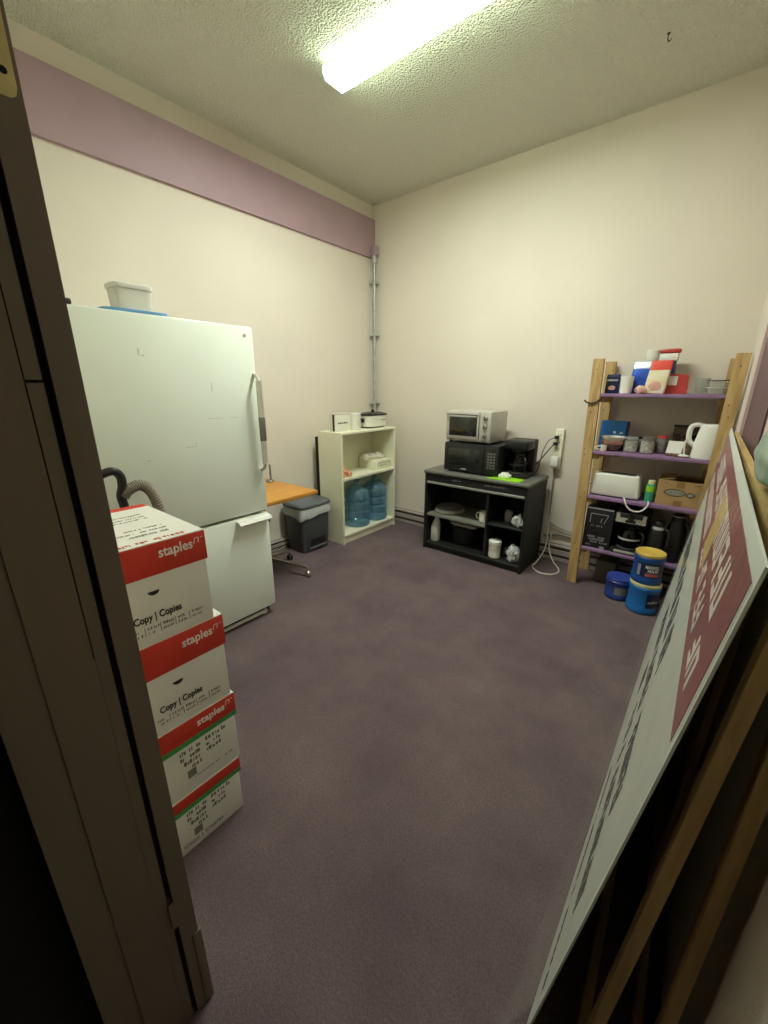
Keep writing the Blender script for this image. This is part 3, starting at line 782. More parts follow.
# coffee maker on the cart
def coffee_maker(q, s, label, accent='black', group=None):
    t = thing('coffee_maker', label, 'coffee maker', q, group)
    f = lambda *p: tuple(v * s for v in p)
    build('base', MB().rbox(f(-.10, -.14, 0), f(.10, .10, .035), .012 * s), 'black', t)
    build('base_trim', MB().rbox(f(-.07, -.146, .008), f(.07, -.138, .028), .006 * s), accent, t)
    build('hot_plate', MB().lathe([(.068 * s, .035 * s), (.068 * s, .04 * s), (.06 * s, .042 * s)], (0, -.055 * s), 28), 'grey_steel', t)
    build('water_tank', MB().rbox(f(-.10, .025, .035), f(.10, .10, .30), .012 * s), 'black', t)
    hd = build('brew_head', MB().rbox(f(-.10, -.135, .225), f(.10, .03, .30), .016 * s), 'black', t)
    if accent == 'black':
        build('head_trim', MB().rbox(f(-.085, -.140, .235), f(.085, -.133, .29), .008 * s), accent, hd)
    else:
        ht = MB().prism([(p[0] * s, p[1] * s) for p in ((-.088, .230), (.088, .230), (.088, .292), (.070, .292), (.066, .262), (-.066, .262), (-.070, .292), (-.088, .292))], 1, -.140 * s, -.133 * s)
        build('head_trim', ht, accent, hd)
        build('dial', MB().lathe([(.022 * s, -.133 * s), (.020 * s, -.146 * s), (.001, -.147 * s)], (0, .270 * s), 20, axis=1), 'glass_black', hd)
        build('display', MB().rbox(f(-.03, -.1415, .234), f(.03, -.139, .254), .003 * s), 'black', hd)
    build('filter_cone', MB().lathe([(.045 * s, .195 * s), (.07 * s, .226 * s)], (0, -.055 * s), 28), 'black', t)
    cf = build('carafe', MB().lathe([(.055 * s, .0425 * s), (.068 * s, .055 * s), (.072 * s, .09 * s), (.06 * s, .14 * s), (.045 * s, .165 * s), (.05 * s, .18 * s)], (0, -.055 * s), 30), 'smoke', t)
    build('coffee_lid', MB().lathe([(.050 * s, .1805 * s), (.050 * s, .19 * s), (.02 * s, .194 * s)], (0, -.055 * s), 24), 'black', cf)
    build('carafe_band', MB().lathe([(.0725 * s, .10 * s), (.0700 * s, .112 * s)], (0, -.055 * s), 30, cap=False), accent, cf)
    build('carafe_handle', MB().tube([f(.05, -.09, .165), f(.085, -.135, .16), f(.09, -.14, .10), f(.066, -.10, .075)], .008 * s, 8), 'black', cf)
    return t
CM1 = coffee_maker((-1.239, 3.385, CZ + .0005), 1.03, 'black coffee maker on the cart beside the microwave')
cl = MB()
cl.rbox((-.05, -.022, 0), (.05, .022, .03), .006); cl.loft([(.0305, 0, 0, .035, .016), (.045, .0, 0, .03, .012)], 20, 4)
solo('butter_dish', cl, 'white', 'small white lidded dish in front of the black coffee maker', 'dish', (-1.285, 3.185, CZ + .0048))
gm = MB().add([(-.15, -.06, 0), (.135, -.075, 0), (.145, .055, 0), (-.05, .075, 0), (-.15, -.06, .004), (.135, -.075, .004), (.145, .055, .004), (-.05, .075, .004)],
              [(0, 3, 2, 1), (4, 5, 6, 7), (0, 1, 5, 4), (1, 2, 6, 5), (2, 3, 7, 6), (3, 0, 4, 7)])
solo('cutting_mat', gm, 'lime', 'lime green cutting mat lying on the cart top', 'mat', (-1.27, 3.165, CZ + .0004))

# power strip and cords
PS1 = t = thing('power_strip', 'beige power strip fixed upright on the back wall beside the cart', 'power strip', (-1.005, YB, 1.0))
build('strip_body', MB().rbox((-.034, -.035, -.17), (.034, -.001, .165), .006), 'cream_shelf', t)
for k, z in enumerate((-.11, -.05, .005, .055, .115)):
    ot = MB()
    ot.box((-.012, -.0360, z - .006), (-.008, -.0345, z + .008)); ot.box((.006, -.0360, z - .006), (.010, -.0345, z + .008)); ot.lathe([(.003, -.0360), (.003, -.0345)], (0, z - .013), 8, axis=1)
    build('outlet', ot, 'ink', t)
build('adapter', MB().rbox((-.036, -.075, -.145), (.022, -.0365, -.06), .006), 'white', t)
def cord_part(parent, plug, pts, rad, mk, at=None):
    o = parent.location
    g = build('power_cord', MB().tube([Vector(p) - o for p in pts], rad, 6), mk, parent)
    if plug:
        a = Vector(plug) - o
        build('plug', MB().rbox(a + Vector((-.016, -.022, -.013)), a + Vector((.016, .0135, .014)), .005), mk, g)
cord_part(CM1, (-1.02, 3.57, 1.1), [(-1.025, 3.55, 1.1), (-1.07, 3.52, 1.07), (-1.105, 3.51, .97), (-1.12, 3.51, .86), (-1.14, 3.505, .80), (-1.17, 3.485, .79)], .0035, 'black')
cord_part(MW1, (-1.025, 3.57, 1.045), [(-1.03, 3.55, 1.045), (-1.075, 3.53, .975), (-1.135, 3.522, .885), (-1.20, 3.522, .81), (-1.28, 3.525, .785), (-1.36, 3.53, .80)], .005, 'black')
cord_part(PS1, None, [(-1.015, 3.605, .83), (-1.015, 3.601, .70), (-1.012, 3.599, .55), (-1.007, 3.599, .40), (-.995, 3.599, .34), (-.925, 3.599, .31), (-.845, 3.599, .293), (-.775, 3.599, .283), (-.747, 3.599, .278)], .006, 'cord_grey')
solo('extension_cord', MB().tube([(0, .01, .42), (.004, .0, .28), (.012, -.04, .12), (-.01, -.16, .02), (-.02, -.24, .006), (.03, -.315, .006), (.09, -.345, .006), (.16, -.32, .006), (.195, -.25, .006), (.18, -.17, .006), (.10, -.08, .03), (.045, -.035, .12), (.04, -.01, .25)], .0055, 6), 'cord_white', 'white cord looped on the carpet between cart and wooden shelf', 'cord', (-1.0, 3.57, 0))
solo('cable_bundle', MB().tube([(-.07, .0, .21), (0, 0, .235), (.09, 0, .248), (.17, 0, .24), (.24, 0, .235)], .013, 8), 'cord_grey', 'thick grey cable along the wall above the heater by the cart', 'cable', (-.965, 3.603, 0))

# ------------------------------------------------------------------ wooden rack with violet shelves
t = thing('shelf_rack', 'homemade pine rack with four violet shelves against the back wall', 'shelf', (-.32, 3.42, 0))
o = (-.32, 3.42, 0)
def post(x0, x1, y, zt, lean=.0, w=.068, d=.036, name='post'):
    mb = MB(); mb.bar(L_((x0, y, .0), o), L_((x1, y + lean, zt), o), (w, 0, 0), (0, d, 0))
    p = build(name, mb, 'pine', t)
    nl = MB(); r = random.Random(int(x1 * 1000) + int(y * 100))
    for z in (.29, .33, .71, .745, 1.03, 1.07, 1.33, 1.40, 1.62):
        k = z / zt
        x = x0 + (x1 - x0) * k + r.uniform(-.022, .022)
        c = L_((x, y + lean * k - d / 2, z), o)
        nl.lathe([(.001, c[1] - .0015), (.0045, c[1] - .001), (.0045, c[1] + .002)], (c[0], c[2]), 8, axis=1, cap=False)
    build('nail', nl, 'nail', p)
    return p
pf = post(-.672, -.712, 3.245, 1.69)
post(-.655, -.697, 3.572, 1.685)
post(.040, .050, 3.245, 1.692)
post(.022, .028, 3.572, 1.68)
SZ = (1.460, 1.060, .728, .318)
for z in SZ:
    k = z / 1.69
    xl = -.635 - .042 * k
    build('shelf_board', MB().rbox(L_((xl, 3.232, z - .022), o), L_((.012 + .008 * k, 3.598, z), o), .003), 'violet', t)
    for xx, side in ((-.6 - .042 * k, -1),):
        build('cleat', MB().box(L_((xl - .002, 3.265, z - .06), o), L_((xl + .03, 3.55, z - .0225), o)), 'pine_long', t)
    build('cleat', MB().box(L_((-.02, 3.265, z - .06), o), L_((.006, 3.55, z - .0225), o)), 'pine_long', t)
wt = MB().tube([L_(p, o) for p in ((-.765, 3.222, 1.415), (-.745, 3.216, 1.40), (-.705, 3.219, 1.395), (-.668, 3.219, 1.42), (-.66, 3.222, 1.435))], .006, 6)
build('wire_tie', wt, 'nail', t)

# --- top shelf items
z = SZ[0] + .0005
t = thing('coffee_tin', 'small dark blue packet at the left end of the top violet shelf', 'packet', (-.622, 3.345, z))
build('packet_body', MB().loft([(0, 0, 0, .040, .028), (.004, 0, 0, .042, .03), (.11, 0, 0, .042, .026), (.128, 0, 0, .042, .012)], 28, 7), 'navy', t)
build('label_print', MB().blob((-.002, -.0285, .035), (.024, .0015, .018), 2, .4, 3, sub=2, flat=False), 'pinkish', t)
build('label_band', MB().box((-.034, -.0305, .083), (.034, -.0275, .095)), 'silver_foil', t)
solo('white_cup_stack', MB().lathe([(.032, 0), (.036, .004), (.040, .102), (.041, .106), (.041, .112), (.036, .113)], n=26), 'white', 'plain white paper cup standing right of the dark blue packet', 'cup', (-.533, 3.318, z))
t = thing('coffee_bag', 'large blue foil coffee bag with silver top on the top shelf', 'bag', (-.452, 3.412, z))
build('bag_body', MB().loft([(0, 0, 0, .068, .042), (.01, 0, 0, .074, .048), (.11, .003, 0, .076, .044), (.165, .005, 0, .074, .026)], 32, 6), 'blue_foil', t)
build('bag_top', MB().loft([(.1655, .005, 0, .073, .025), (.19, .006, 0, .073, .010), (.212, .006, 0, .073, .004)], 32, 6), 'silver_foil', t)
build('bag_print', MB().blob((-.02, -.049, .025), (.02, .002, .018), 4, .3, 2, sub=2, flat=False), 'silver_foil', t)
t = thing('red_topped_packet', 'tall cream packet with bright red top on the top shelf', 'packet', (-.358, 3.325, z))
build('packet_body', MB().loft([(0, -.008, 0, .056, .030), (.006, -.008, 0, .060, .034), (.09, 0, 0, .060, .032), (.15, .006, 0, .058, .022)], 30, 6), 'cream_pack', t)
build('packet_top', MB().loft([(.1505, .006, 0, .059, .0225), (.185, .008, 0, .060, .014), (.21, .009, 0, .060, .005)], 30, 6), 'bright_red', t)
build('packet_print', MB().blob((-.005, -.036, .05), (.035, .002, .03), 3, .35, 3, sub=2, flat=False), 'pinkish', t)
solo('sugar_packet', MB().blob((0, 0, 0), (.030, .018, .030), 5, .3, 2), 'pinkish', 'small pink packet lying in front of the blue foil coffee bag', 'packet', (-.437, 3.278, z))
t = thing('red_box', 'red box with white label right of the red topped packet', 'box', (-.252, 3.39, z))
build('box_body', MB().prism([(-.062, 0), (.062, 0), (.058, .118), (-.05, .128)], 1, -.035, .035), 'red_plastic', t)
build('box_label', MB().box((-.045, -.0368, .055), (.002, -.0352, .112)), 'white_card', t)
# packets lying on top of the bags rest on a taller carton at the back
t = thing('tall_carton', 'plain dark carton standing behind the blue and red bags', 'box', (-.375, 3.532, z))
build('carton_body', MB().rbox((-.105, -.055, 0), (.085, .045, .212), .003), 'navy', t)
zz = z + .2128
t = thing('white_tub', 'white round tub high up behind the blue foil bag', 'tub', (-.432, 3.505, zz))
build('tub_body', MB().lathe([(.034, 0), (.038, .006), (.039, .062)], n=24), 'white', t)
build('tub_lid', MB().lathe([(.041, .0622), (.041, .074), (.036, .076)], n=24), 'white_card', t)
t = thing('red_white_packet', 'red and white packet leaning high behind the red topped packet', 'packet', (-.34, 3.50, zz))
build('packet_body', MB().rbox((-.045, -.03, 0), (.06, .03, .050), .01), 'white_card', t)
build('packet_top', MB().rbox((-.05, -.034, .0502), (.068, .034, .078), .01), 'red_plastic', t)
def open_glass(x, y, z, r, h, label): return tumbler(x, y, z, r, h, label)
open_glass(-.118, 3.36, z, .040, .098, 'clear glass tumbler beside the stacked glass dishes on top shelf')
for k, lb in enumerate(('lower clear glass dish of the pair by the right pine post', 'upper clear glass dish of the pair by the right pine post')):
    dd = thing('glass_dish', lb, 'dish', (-.035, 3.40, z + k * .043), 'stacked glass dishes')
    build('dish_body', MB().loft([(0, 0, 0, .045, .07), (.004, 0, 0, .05, .078), (.036, 0, 0, .058, .086), (.042, 0, 0, .060, .088)], 32, 5), 'glass', dd)
    build('rim', MB().tube([(.060 * math.copysign(abs(math.cos(a)) ** .4, math.cos(a)), .088 * math.copysign(abs(math.sin(a)) ** .4, math.sin(a)), .0395) for a in [i * math.pi / 16 for i in range(33)]], .0025, 6, smooth=0), 'glass_black' if k else 'silver_foil', dd)

# --- second shelf items
z = SZ[1] + .0005
t = thing('blue_carton', 'blue carton with white print standing behind the pink and white bowls', 'box', (-.585, 3.45, z))
build('carton_body', MB().rbox((-.085, -.04, 0), (.085, .04, .205), .003), 'blue', t)
build('carton_edge', MB().rbox((.086, -.041, 0), (.094, .041, .204), .002), 'navy', t)
build('print', scribble(MB(), (.005, -.0405, .115), (1, 0, 0), (0, 0, 1), .06, .022, 14, .8), 'white_ink', t)
def bowl(x, y, z, r, h, mk, label, grp):
    return solo('bowl', MB().lathe([(r * .5, 0), (r * .55, .006), (r * .85, h * .5), (r, h), (r * .96, h), (r * .80, h * .55), (r * .5, .012), (.001, .010)], n=30, cap=False), mk, label, 'bowl', (x, y, z), grp)
bowl(-.562, 3.335, z, .072, .048, 'jar_dark', 'dark brown bowl at the bottom of the nested bowl stack', 'nested bowls')
bowl(-.562, 3.335, z + .024, .074, .048, 'pinkish', 'pink bowl in the middle of the nested bowl stack', 'nested bowls')
bowl(-.560, 3.335, z + .050, .078, .052, 'ceramic', 'white bowl on top of the nested bowl stack', 'nested bowls')
mug(-.600, 3.262, z, .020, .045, 'tiny white cup squeezed beside the nested bowls', a=3.6)
def jar(x, y, z, r, h, fill, lid, label):
    t = thing('glass_jar', label, 'jar', (x, y, z), 'glass jars on the second shelf')
    build('contents', MB().lathe([(r * .85, .004), (r * .9, .01), (r * .9, h * .72), (.001, h * .74)], n=22), fill, t)
    build('glass', MB().lathe([(r * .9, 0), (r, .006), (r, h * .78), (r * .82, h * .86)], n=22), 'glass', t)
    build('lid', MB().lathe([(r * .86, h * .862), (r * .86, h * .98), (r * .78, h)], n=22), lid, t)
jar(-.445, 3.345, z, .047, .105, 'jar_fill', 'silver_foil', 'glass jar of pale packets with silver lid beside the bowls')
jar(-.345, 3.345, z, .044, .112, 'jar_fill', 'grey_steel', 'glass jar with grey lid, next right of the silver lidded jar')
jar(-.268, 3.40, z, .036, .122, 'jar_dark', 'red_plastic', 'narrow dark jar with red lid behind the grey lidded jar')
jar(-.394, 3.445, z, .034, .10, 'jar_dark', 'black', 'small dark jar with black lid behind the pale jars')
t = thing('printed_card', 'small white printed card standing on edge before the brown jar', 'card', (-.188, 3.32, z))
build('card_sheet', MB().bar((0, -.010, .018), (.006, .012, .098), (.085, 0, 0), (0, .003, 0)), 'white_card', t)
build('card_base', MB().rbox((-.042, -.022, 0), (.042, .012, .020), .004), 'jar_dark', t)
t = thing('brown_jar', 'round dark brown jar left of the white kettle', 'jar', (-.125, 3.465, z))
build('jar_body', MB().lathe([(.042, 0), (.05, .01), (.05, .09), (.036, .112)], n=24), 'jar_dark', t)
build('jar_lid', MB().lathe([(.040, .1122), (.040, .13), (.034, .133)], n=24), 'black', t)
t = thing('measuring_spoon', 'white curved spoon standing beside the white kettle', 'spoon', (-.128, 3.300, z))
build('handle', MB().tube([(.0, 0, .008), (-.004, .0, .05), (-.008, .004, .09), (.0, .008, .122)], .0055, 8), 'ceramic', t)
build('spoon_bowl', MB().blob((.0, -.004, 0), (.032, .024, .012), 1, .15, 2, sub=2), 'ceramic', t)
t = thing('baking_pan', 'flat dark pan tucked behind the white kettle on second shelf', 'pan', (-.125, 3.560, z))
build('pan_body', MB().rbox((-.10, -.012, 0), (.10, .012, .188), .006), 'jar_dark', t)
build('pan_rim', MB().rbox((-.105, -.016, .175), (.105, .016, .19), .006), 'black', t)
t = thing('electric_kettle', 'white plastic electric kettle on the second violet shelf', 'kettle', (-.010, 3.345, z))
build('kettle_body', MB().loft([(0, .0, 0, .085, .068), (.012, 0, 0, .088, .071), (.10, .0, 0, .080, .066), (.19, .004, 0, .070, .060), (.205, .004, 0, .066, .056)], 40, 2.6), 'white', t)
build('kettle_lid', MB().loft([(.2052, .006, 0, .064, .054), (.214, .006, 0, .058, .048), (.219, .006, 0, .03, .025)], 36, 2.4), 'white', t)
build('handle', MB().tube([(-.048, 0, .203), (-.078, 0, .212), (-.108, 0, .198), (-.116, 0, .155), (-.108, 0, .105), (-.076, 0, .075)], .0155, 12, smooth=8), 'white', t)
build('spout', MB().prism([(.05, .165), (.092, .205), (.06, .21), (.045, .2)], 1, -.018, .018), 'white', t)

# --- third shelf items
z = SZ[2] + .0005
t = thing('toaster', 'white two slice toaster on the third violet shelf', 'toaster', (-.49, 3.345, z))
tb = MB().loft([(.010, 0, 0, .158, .072), (.02, 0, 0, .162, .078), (.13, .0, 0, .150, .075), (.160, 0, 0, .146, .070), (.168, 0, 0, .138, .06)], 44, 8)
build('toaster_body', tb, 'white', t)
build('base', MB().loft([(0, 0, 0, .150, .066), (.0098, 0, 0, .152, .068)], 40, 8), 'black', t)
for y in (-.022, .022): build('slot', MB().rbox((-.11, y - .012, .1675), (.11, y + .012, .1695), .001), 'black', t)
build('lever', MB().rbox((-.178, -.02, .07), (-.155, .02, .085), .004), 'white', t)
for s in (-1, 1): build('slot_guide', MB().rbox((s * .132 - .008, -.055, .166), (s * .132 + .008, .055, .176), .003), 'white', t)
build('power_cord', MB().tube([Vector(p) - t.location for p in ((-.42, 3.262, z + .012), (-.41, 3.236, z + .012), (-.398, 3.224, z - .012), (-.385, 3.220, z - .036), (-.35, 3.218, z - .062), (-.30, 3.218, z - .058), (-.268, 3.221, z - .022), (-.262, 3.226, z + .006), (-.266, 3.25, z + .012))], .005, 8), 'white', t)
t = thing('green_can', 'slim green spray can between the toaster and brown carton', 'can', (-.272, 3.315, z))
build('can_body', MB().lathe([(.026, 0), (.028, .004), (.028, .118), (.022, .128)], n=22), 'green', t)
build('can_cap', MB().lathe([(.022, .1282), (.022, .148), (.016, .154), (.001, .155)], n=20), 'cream_lid', t)
build('can_print', MB().lathe([(.0284, .075), (.0284, .112)], n=22, cap=False), 'lime', t)
t = thing('cardboard_box', 'open brown cardboard box with oval printed mark on third shelf', 'box', (-.105, 3.40, z))
cb2 = MB(); a, b, hh = .128, .115, .172
cb2.box((-a, -b, 0), (a, b, .004)); cb2.box((-a, -b, .004), (a, -b + .005, hh)); cb2.box((-a, b - .005, .004), (a, b, hh)); cb2.box((-a, -b + .005, .004), (-a + .005, b - .005, hh)); cb2.box((a - .005, -b + .005, .004), (a, b - .005, hh))
bx = build('box_body', cb2, 'cardboard', t)
build('flap', MB().bar((0, b - .003, hh), (0, b - .12, hh + .012), (2 * a, 0, 0), (0, 0, .004)), 'cardboard', t)
build('flap', MB().bar((-a + .003, 0, hh), (-a + .09, 0, hh + .016), (0, 2 * b - .02, 0), (0, 0, .004)), 'cardboard', t)
build('flap', MB().bar((a - .002, 0, hh), (a + .025, 0, hh + .05), (0, 2 * b - .02, 0), (.004, 0, 0)), 'cardboard', t)
F = -b - .0006
build('tape', MB().box((-.025, F - .0004, hh - .045), (.022, F + .001, hh - .001)), 'tape', bx)
build('tape', MB().box((-.022, F - .0004, .002), (.025, F + .001, .04)), 'tape', bx)
def ell(cx, cz, rx, rz): return [(cx + rx * math.cos(i * math.pi / 14), cz + rz * math.sin(i * math.pi / 14)) for i in range(28)]
pm = MB().prism(ell(-.025, .092, .062, .026), 1, F - .0012, F + .0005, 0); pm.prism(ell(.062, .086, .026, .018), 1, F - .0012, F + .0005, 0)
pm.prism(ell(-.025, .092, .052, .018), 1, F - .0018, F, 1); pm.prism(ell(.062, .086, .015, .010), 1, F - .0018, F, 1)
scribble(pm, (-.065, F - .0018, .087), (1, 0, 0), (0, 0, 1), .08, .010, 33, .8, 0)
scribble(pm, (.07, F, .15), (1, 0, 0), (0, 0, 1), .04, .008, 34, .8, 0); scribble(pm, (-.085, F, .15), (1, 0, 0), (0, 0, 1), .014, .008, 35, .8, 0)
build('printed_mark', pm, ['carton_print', 'carton_print_fill'], bx)

# --- bottom shelf items
z = SZ[3] + .0005
t = thing('appliance_carton', 'black appliance carton with white printed picture on bottom shelf', 'box', (-.550, 3.385, z))
build('carton_body', MB().rbox((-.094, -.125, 0), (.094, .125, .322), .003), 'black', t)
F = -.1256
pm = MB()
for p0, p1 in (((-.06, .20), (-.06, .27)), ((-.06, .27), (.06, .27)), ((.06, .27), (.035, .20)), ((.012, .205), (.02, .24))):
    v = p0[0] == p1[0]
    pm.bar((p0[0], F, p0[1]), (p1[0], F, p1[1]), (.005, 0, 0) if abs(p0[1] - p1[1]) > .02 else (0, 0, .006), (0, .001, 0))
pm.bar((-.09, F, .312), (.09, F, .312), (0, 0, .010), (0, .001, 0))
scribble(pm, (-.05, F, .172), (1, 0, 0), (0, 0, 1), .07, .014, 51, .7)
for k in range(3): scribble(pm, (-.065 + .012 * k, F, .082 - k * .020), (1, 0, 0), (0, 0, 1), .115, .018, 60 + k, .9)
scribble(pm, (-.07, F, .018), (1, 0, 0), (0, 0, 1), .04, .014, 71, .7)
pm.bar((.03, F, .012), (.062, F, .012), (0, 0, .02), (0, .001, 0))
build('carton_print', pm, 'silver_foil', t)
coffee_maker((-.347, 3.40, z), 1.06, 'black and silver coffee maker on the bottom violet shelf', 'silver')
def thermos(x, y, z, r, h, label, silver=True):
    t = thing('thermos_jug', label, 'thermos', (x, y, z), 'black thermos jugs')
    build('jug_body', MB().lathe([(r * .92, 0), (r, .01), (r, h * .70), (r * .8, h * .80)], n=28), 'black', t)
    build('collar', MB().lathe([(r * .8, h * .802), (r * .74, h * .86), (r * .70, h * .87)], n=28), 'silver' if silver else 'black', t)
    build('lid', MB().lathe([(r * .72, h * .872), (r * .70, h * .97), (r * .5, h)], n=28), 'black', t)
    if not silver: build('lid_ring', MB().lathe([(r * .725, h * .955), (r * .73, h * .975)], n=28, cap=False), 'silver', t)
    build('handle', MB().tube([(r * .75, -.02, h * .84), (r * 1.3, -.04, h * .78), (r * 1.3, -.04, h * .4), (r * .98, -.02, h * .28)], .009, 8), 'black', t)
thermos(-.178, 3.30, z, .050, .285, 'shorter black thermos jug with shiny silver collar on bottom shelf')
thermos(-.075, 3.345, z, .058, .345, 'taller black thermos jug nearest the leaning sign on bottom shelf', False)
solo('floor_box', MB().rbox((-.07, -.08, 0), (.07, .10, .18), .004), 'carton_print', 'dull brown box on the carpet under the bottom shelf', 'box', (-.47, 3.46, 0))

# --- coffee cans on the floor
def coffee_can(q, r, h, bodym, lidm, label, wrap=None, group='coffee cans on the floor'):
    t = thing('coffee_can', label, 'can', q, group)
    b = build('can_body', MB().lathe([(r * .90, 0), (r * .98, .008), (r, .02), (r, h * .18), (r * .95, h * .24), (r * .95, h * .72), (r, h * .78), (r, h * .86), (r * .93, h * .90)], n=36), bodym, t)
    build('can_lid', MB().lathe([(r * .96, h * .902), (r * .97, h * .93), (r * .97, h * .985), (r * .93, h), (r * .86, h * .985), (.001, h * .985)], n=36), lidm, t)
    return t, b
def arcpatch(r, a0, a1, z0, z1, n=10):
    mb = MB(); vs = []
    for i in range(n + 1):
        a = a0 + (a1 - a0) * i / n
        vs += [(r * math.cos(a), r * math.sin(a), z0), (r * math.cos(a), r * math.sin(a), z1)]
    return mb.add(vs, [(2 * i, 2 * i + 2, 2 * i + 3, 2 * i + 1) for i in range(n)])
A = math.atan2(-3.1, .17)                       # direction from the cans to the doorway
t, b = coffee_can((-.172, 3.105, 0), .098, .222, 'blue', 'cream_lid', 'bright blue coffee can with cream lid, underneath the yellow lidded can')
build('label', arcpatch(.0938, A + .25, A + 1.5, .054, .158), 'navy', b)
lettering('coffee', .03, 'white_ink', b, (0, 0, .09), (1, 0, 0), (0, 0, 1), bend=(.0943, A + .75))
t, b = coffee_can((-.180, 3.108, .2225), .092, .215, 'can_navy', 'yellow_lid', 'blue coffee can with yellow lid stacked on the cream lidded can')
build('label', arcpatch(.0880, A - .75, A + 1.2, .052, .154, 16), 'navy', b)
lettering('MAXWELL', .030, 'white_ink', b, (0, 0, .118), (1, 0, 0), (0, 0, 1), bend=(.0886, A + .35), fit=.085, bold=.001)
lettering('HOUSE', .030, 'white_ink', b, (0, 0, .092), (1, 0, 0), (0, 0, 1), bend=(.0886, A + .42), fit=.065, bold=.001)
build('label_stripe', arcpatch(.0886, A - .1, A + .85, .062, .082, 8), 'red_ink', b)
build('side_print', arcpatch(.0885, A - .68, A - .45, .06, .14, 4), 'silver_foil', b)
t, b = coffee_can((-.338, 3.205, 0), .090, .165, 'navy_tub', 'navy_lid', 'dark blue tub with blue lid standing alone beside the stacked cans')
build('label', arcpatch(.0862, A - .2, A + .9, .045, .105, 10), 'grey_ink', b)

# ------------------------------------------------------------------ leaning sign, wooden frames behind it
P00, P01, P10, P11 = Vector((-.085, .63, .0)), Vector((.078, .63, 1.295)), Vector((-.068, 2.85, .0)), Vector((.066, 2.85, 1.297))
def B(u, v, off=0):
    p = P00 * (1 - u) * (1 - v) + P10 * u * (1 - v) + P01 * (1 - u) * v + P11 * u * v
    n_ = (P01 - P00).cross(P10 - P00).normalized()
    if n_.x > 0: n_ = -n_
    return p + n_ * off
def bq(mb, u0, v0, u1, v1, o0, o1, m=0, nu=1):
    for k in range(nu):
        a = u0 + (u1 - u0) * k / nu; b = u0 + (u1 - u0) * (k + 1) / nu
        vs = [B(a, v0, o0), B(b, v0, o0), B(b, v1, o0), B(a, v1, o0), B(a, v0, o1), B(b, v0, o1), B(b, v1, o1), B(a, v1, o1)]
        mb.add(vs, [(0, 3, 2, 1), (4, 5, 6, 7), (0, 1, 5, 4), (1, 2, 6, 5), (2, 3, 7, 6), (3, 0, 4, 7)], m)
    return mb
t = thing('sign_board', 'large white and red sign board in clear wrap leaning by right wall', 'sign', (0, 0, 0))
sh = build('sign_sheet', bq(MB(), 0, 0.002, 1, 1, -.004, 0, 0, 30), 'sign_white', t)
build('red_panel', bq(MB(), .012, .755, .985, .975, .0002, .0012, 0, 30), 'sign_red', sh)
build('yellow_mark', bq(MB(), .30, .80, .40, .93, .0012, .0020), 'sign_yellow', sh)
def signrow(mb, u0, u1, v0, v1, seed, dens, wmin, wmax):
    r = random.Random(seed); u = u0
    while u < u1:
        w_ = r.uniform(wmin, wmax)
        if r.random() < .86:
            k = r.choice((0, 1, 2, 3)); s = w_ * .26; h_ = v1 - v0
            bq(mb, u, v0, u + s, v1, .0012, .0020)
            if k in (0, 2): bq(mb, u + s, v1 - .18 * h_, u + w_ * .8, v1, .0012, .0020)
            if k in (1, 2): bq(mb, u + s, v0 + .42 * h_, u + w_ * .7, v0 + .58 * h_, .0012, .0020)
            if k in (0, 3): bq(mb, u + w_ * .58, v0, u + w_ * .8, v1, .0012, .0020)
            if k in (1, 3): bq(mb, u + s, v0, u + w_ * .8, v0 + .16 * h_, .0012, .0020)
        u += w_
    return mb
tx = MB()
signrow(tx, .06, .52, .245, .315, 1, .5, .016, .026)
signrow(tx, .10, .62, .375, .455, 2, .5, .018, .03)
signrow(tx, .30, .90, .52, .62, 3, .5, .022, .036)
signrow(tx, .02, .35, .115, .135, 4, .5, .006, .012)
build('black_lettering', tx, 'ink', sh)
tw = MB()
signrow(tw, .05, .92, .785, .835, 5, .5, .022, .036)
signrow(tw, .08, .80, .865, .935, 6, .5, .026, .042)
build('white_lettering', tw, 'white_ink', sh)
# clear wrap: a wrinkled film that stands off the sheet, more at the foot
NU, NV = 70, 34
wp = MB(); vs = []
for i in range(NU + 1):
    for j in range(NV + 1):
        u = -.012 + 1.02 * i / NU; v = .001 + .985 * j / NV
        foot = max(0, 1 - v / .25)
        off = .005 + (.026 - .018 * u + .020 * max(0, 1 - u / .2)) * foot ** 1.3 + .004 * abs(noise.noise(Vector((u * 14, v * 5, 1)))) + .003 * abs(noise.noise(Vector((u * 5, v * 16, 4))))
        vs.append(B(u, v, off))
fs = [(i * (NV + 1) + j, (i + 1) * (NV + 1) + j, (i + 1) * (NV + 1) + j + 1, i * (NV + 1) + j + 1) for i in range(NU) for j in range(NV)]
wp.add(vs, fs)
build('plastic_wrap', wp, 'wrap', sh)

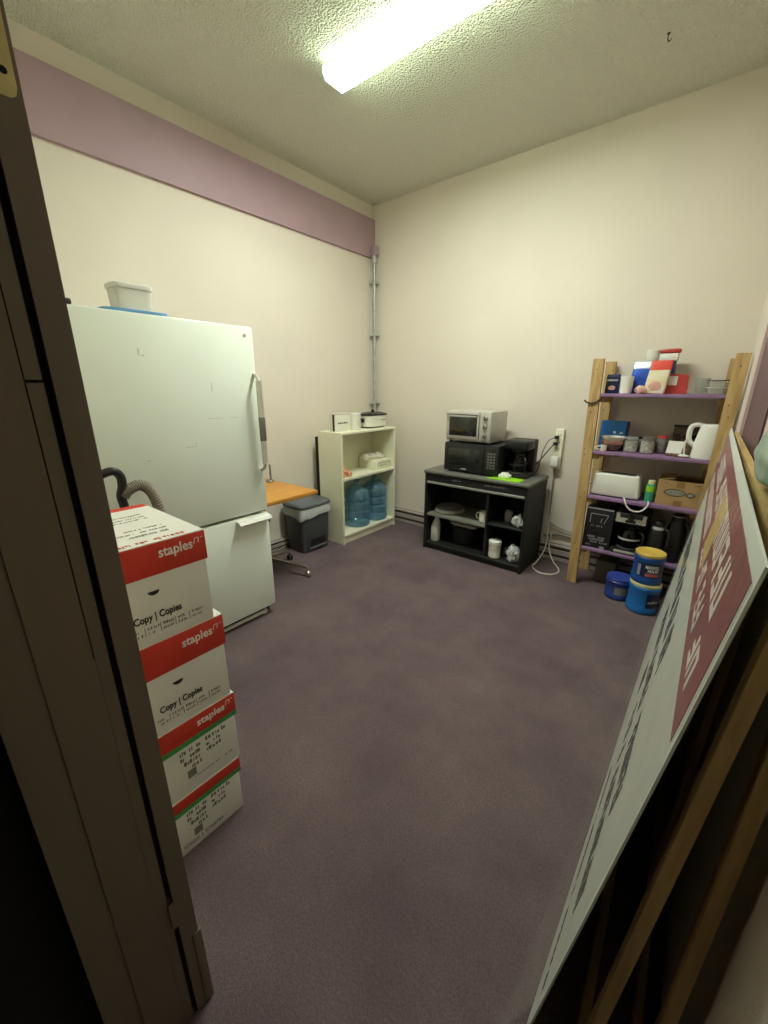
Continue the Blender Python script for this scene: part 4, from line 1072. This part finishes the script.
def frame(name, label, nb, nt_, fb, ft, yn, yf, h, studs, th=.02, wd=.04):
    """open stud frame; nb/nt bottom/top x at the near end, fb/ft at the far end"""
    t = thing(name, label, 'frame', (0, 0, 0), 'wooden frames leaning behind the sign')
    def Q(u, v): return Vector(((nb + (fb - nb) * u) * (1 - v) + (nt_ + (ft - nt_) * u) * v, yn + (yf - yn) * u, h * v))
    n_ = (Q(0, 1) - Q(0, 0)).cross(Q(1, 0) - Q(0, 0)).normalized()
    e = wd / 2 / h
    for u in studs:
        build('stud', MB().bar(Q(u, 2 * e), Q(u, 1 - 2 * e), (0, wd, 0), n_ * th), 'pine', t)
    for v in (e, 1 - e):
        build('rail', MB().bar(Q(-.008, v), Q(1.008, v), (Q(0, 1) - Q(0, 0)).normalized() * wd * .98, n_ * th), 'pine_long', t)
    return t
frame('wooden_frame', 'long pine frame leaning directly behind the wrapped sign', .024, .116, -.042, .0885, .655, 2.72, 1.285, (0, .3, .65, 1))
frame('wooden_frame', 'shorter pine frame nearest the right wall behind the sign', .129, .147, .098, .128, .655, 1.72, 1.262, (0, .5, 1), .018)

bg = MB().blob((0, 0, 0), (.034, .27, .058), 3, .22, 1.8, sub=4)
t = thing('bundled_bag', 'pale green plastic bag lying over the tops of leaning frames', 'bag', (.116, 1.20, 1.312))
build('bag_film', bg, 'pale_green', t)
build('green_tag', MB().blob((.004, .0, -.008), (.030, .12, .010), 2, .2, 2, sub=2), 'green', t)

# ------------------------------------------------------------------ camera, world, colour
cam = bpy.data.cameras.new('camera'); co = bpy.data.objects.new('camera', cam); COL.objects.link(co)
R = Matrix(((0.7765191064952671, -0.18821105787965078, 0.6013274273967676), (0.6300916633157022, 0.22951850140312885, -0.7418259589241358), (0.0016040785029931282, 0.9549334297245461, 0.2968157201474874)))
co.matrix_world = Matrix.Translation((0, 0, 1.5)) @ R.to_4x4()
cam.sensor_width = 36; cam.sensor_fit = 'AUTO'; cam.lens = 401.411 * 36 / 1024
cam.clip_start = .02
SC.camera = co
wd = bpy.data.worlds.new('world'); SC.world = wd; wd.use_nodes = True
wd.node_tree.nodes['Background'].inputs[0].default_value = (0, 0, 0, 1)
vs_ = SC.view_settings
vs_.view_transform = 'Standard'; vs_.look = 'None'; vs_.gamma = 1; vs_.use_curve_mapping = False
vs_.exposure = 0.0
SC.cycles.max_bounces = 12; SC.cycles.diffuse_bounces = 6; SC.cycles.transparent_max_bounces = 16
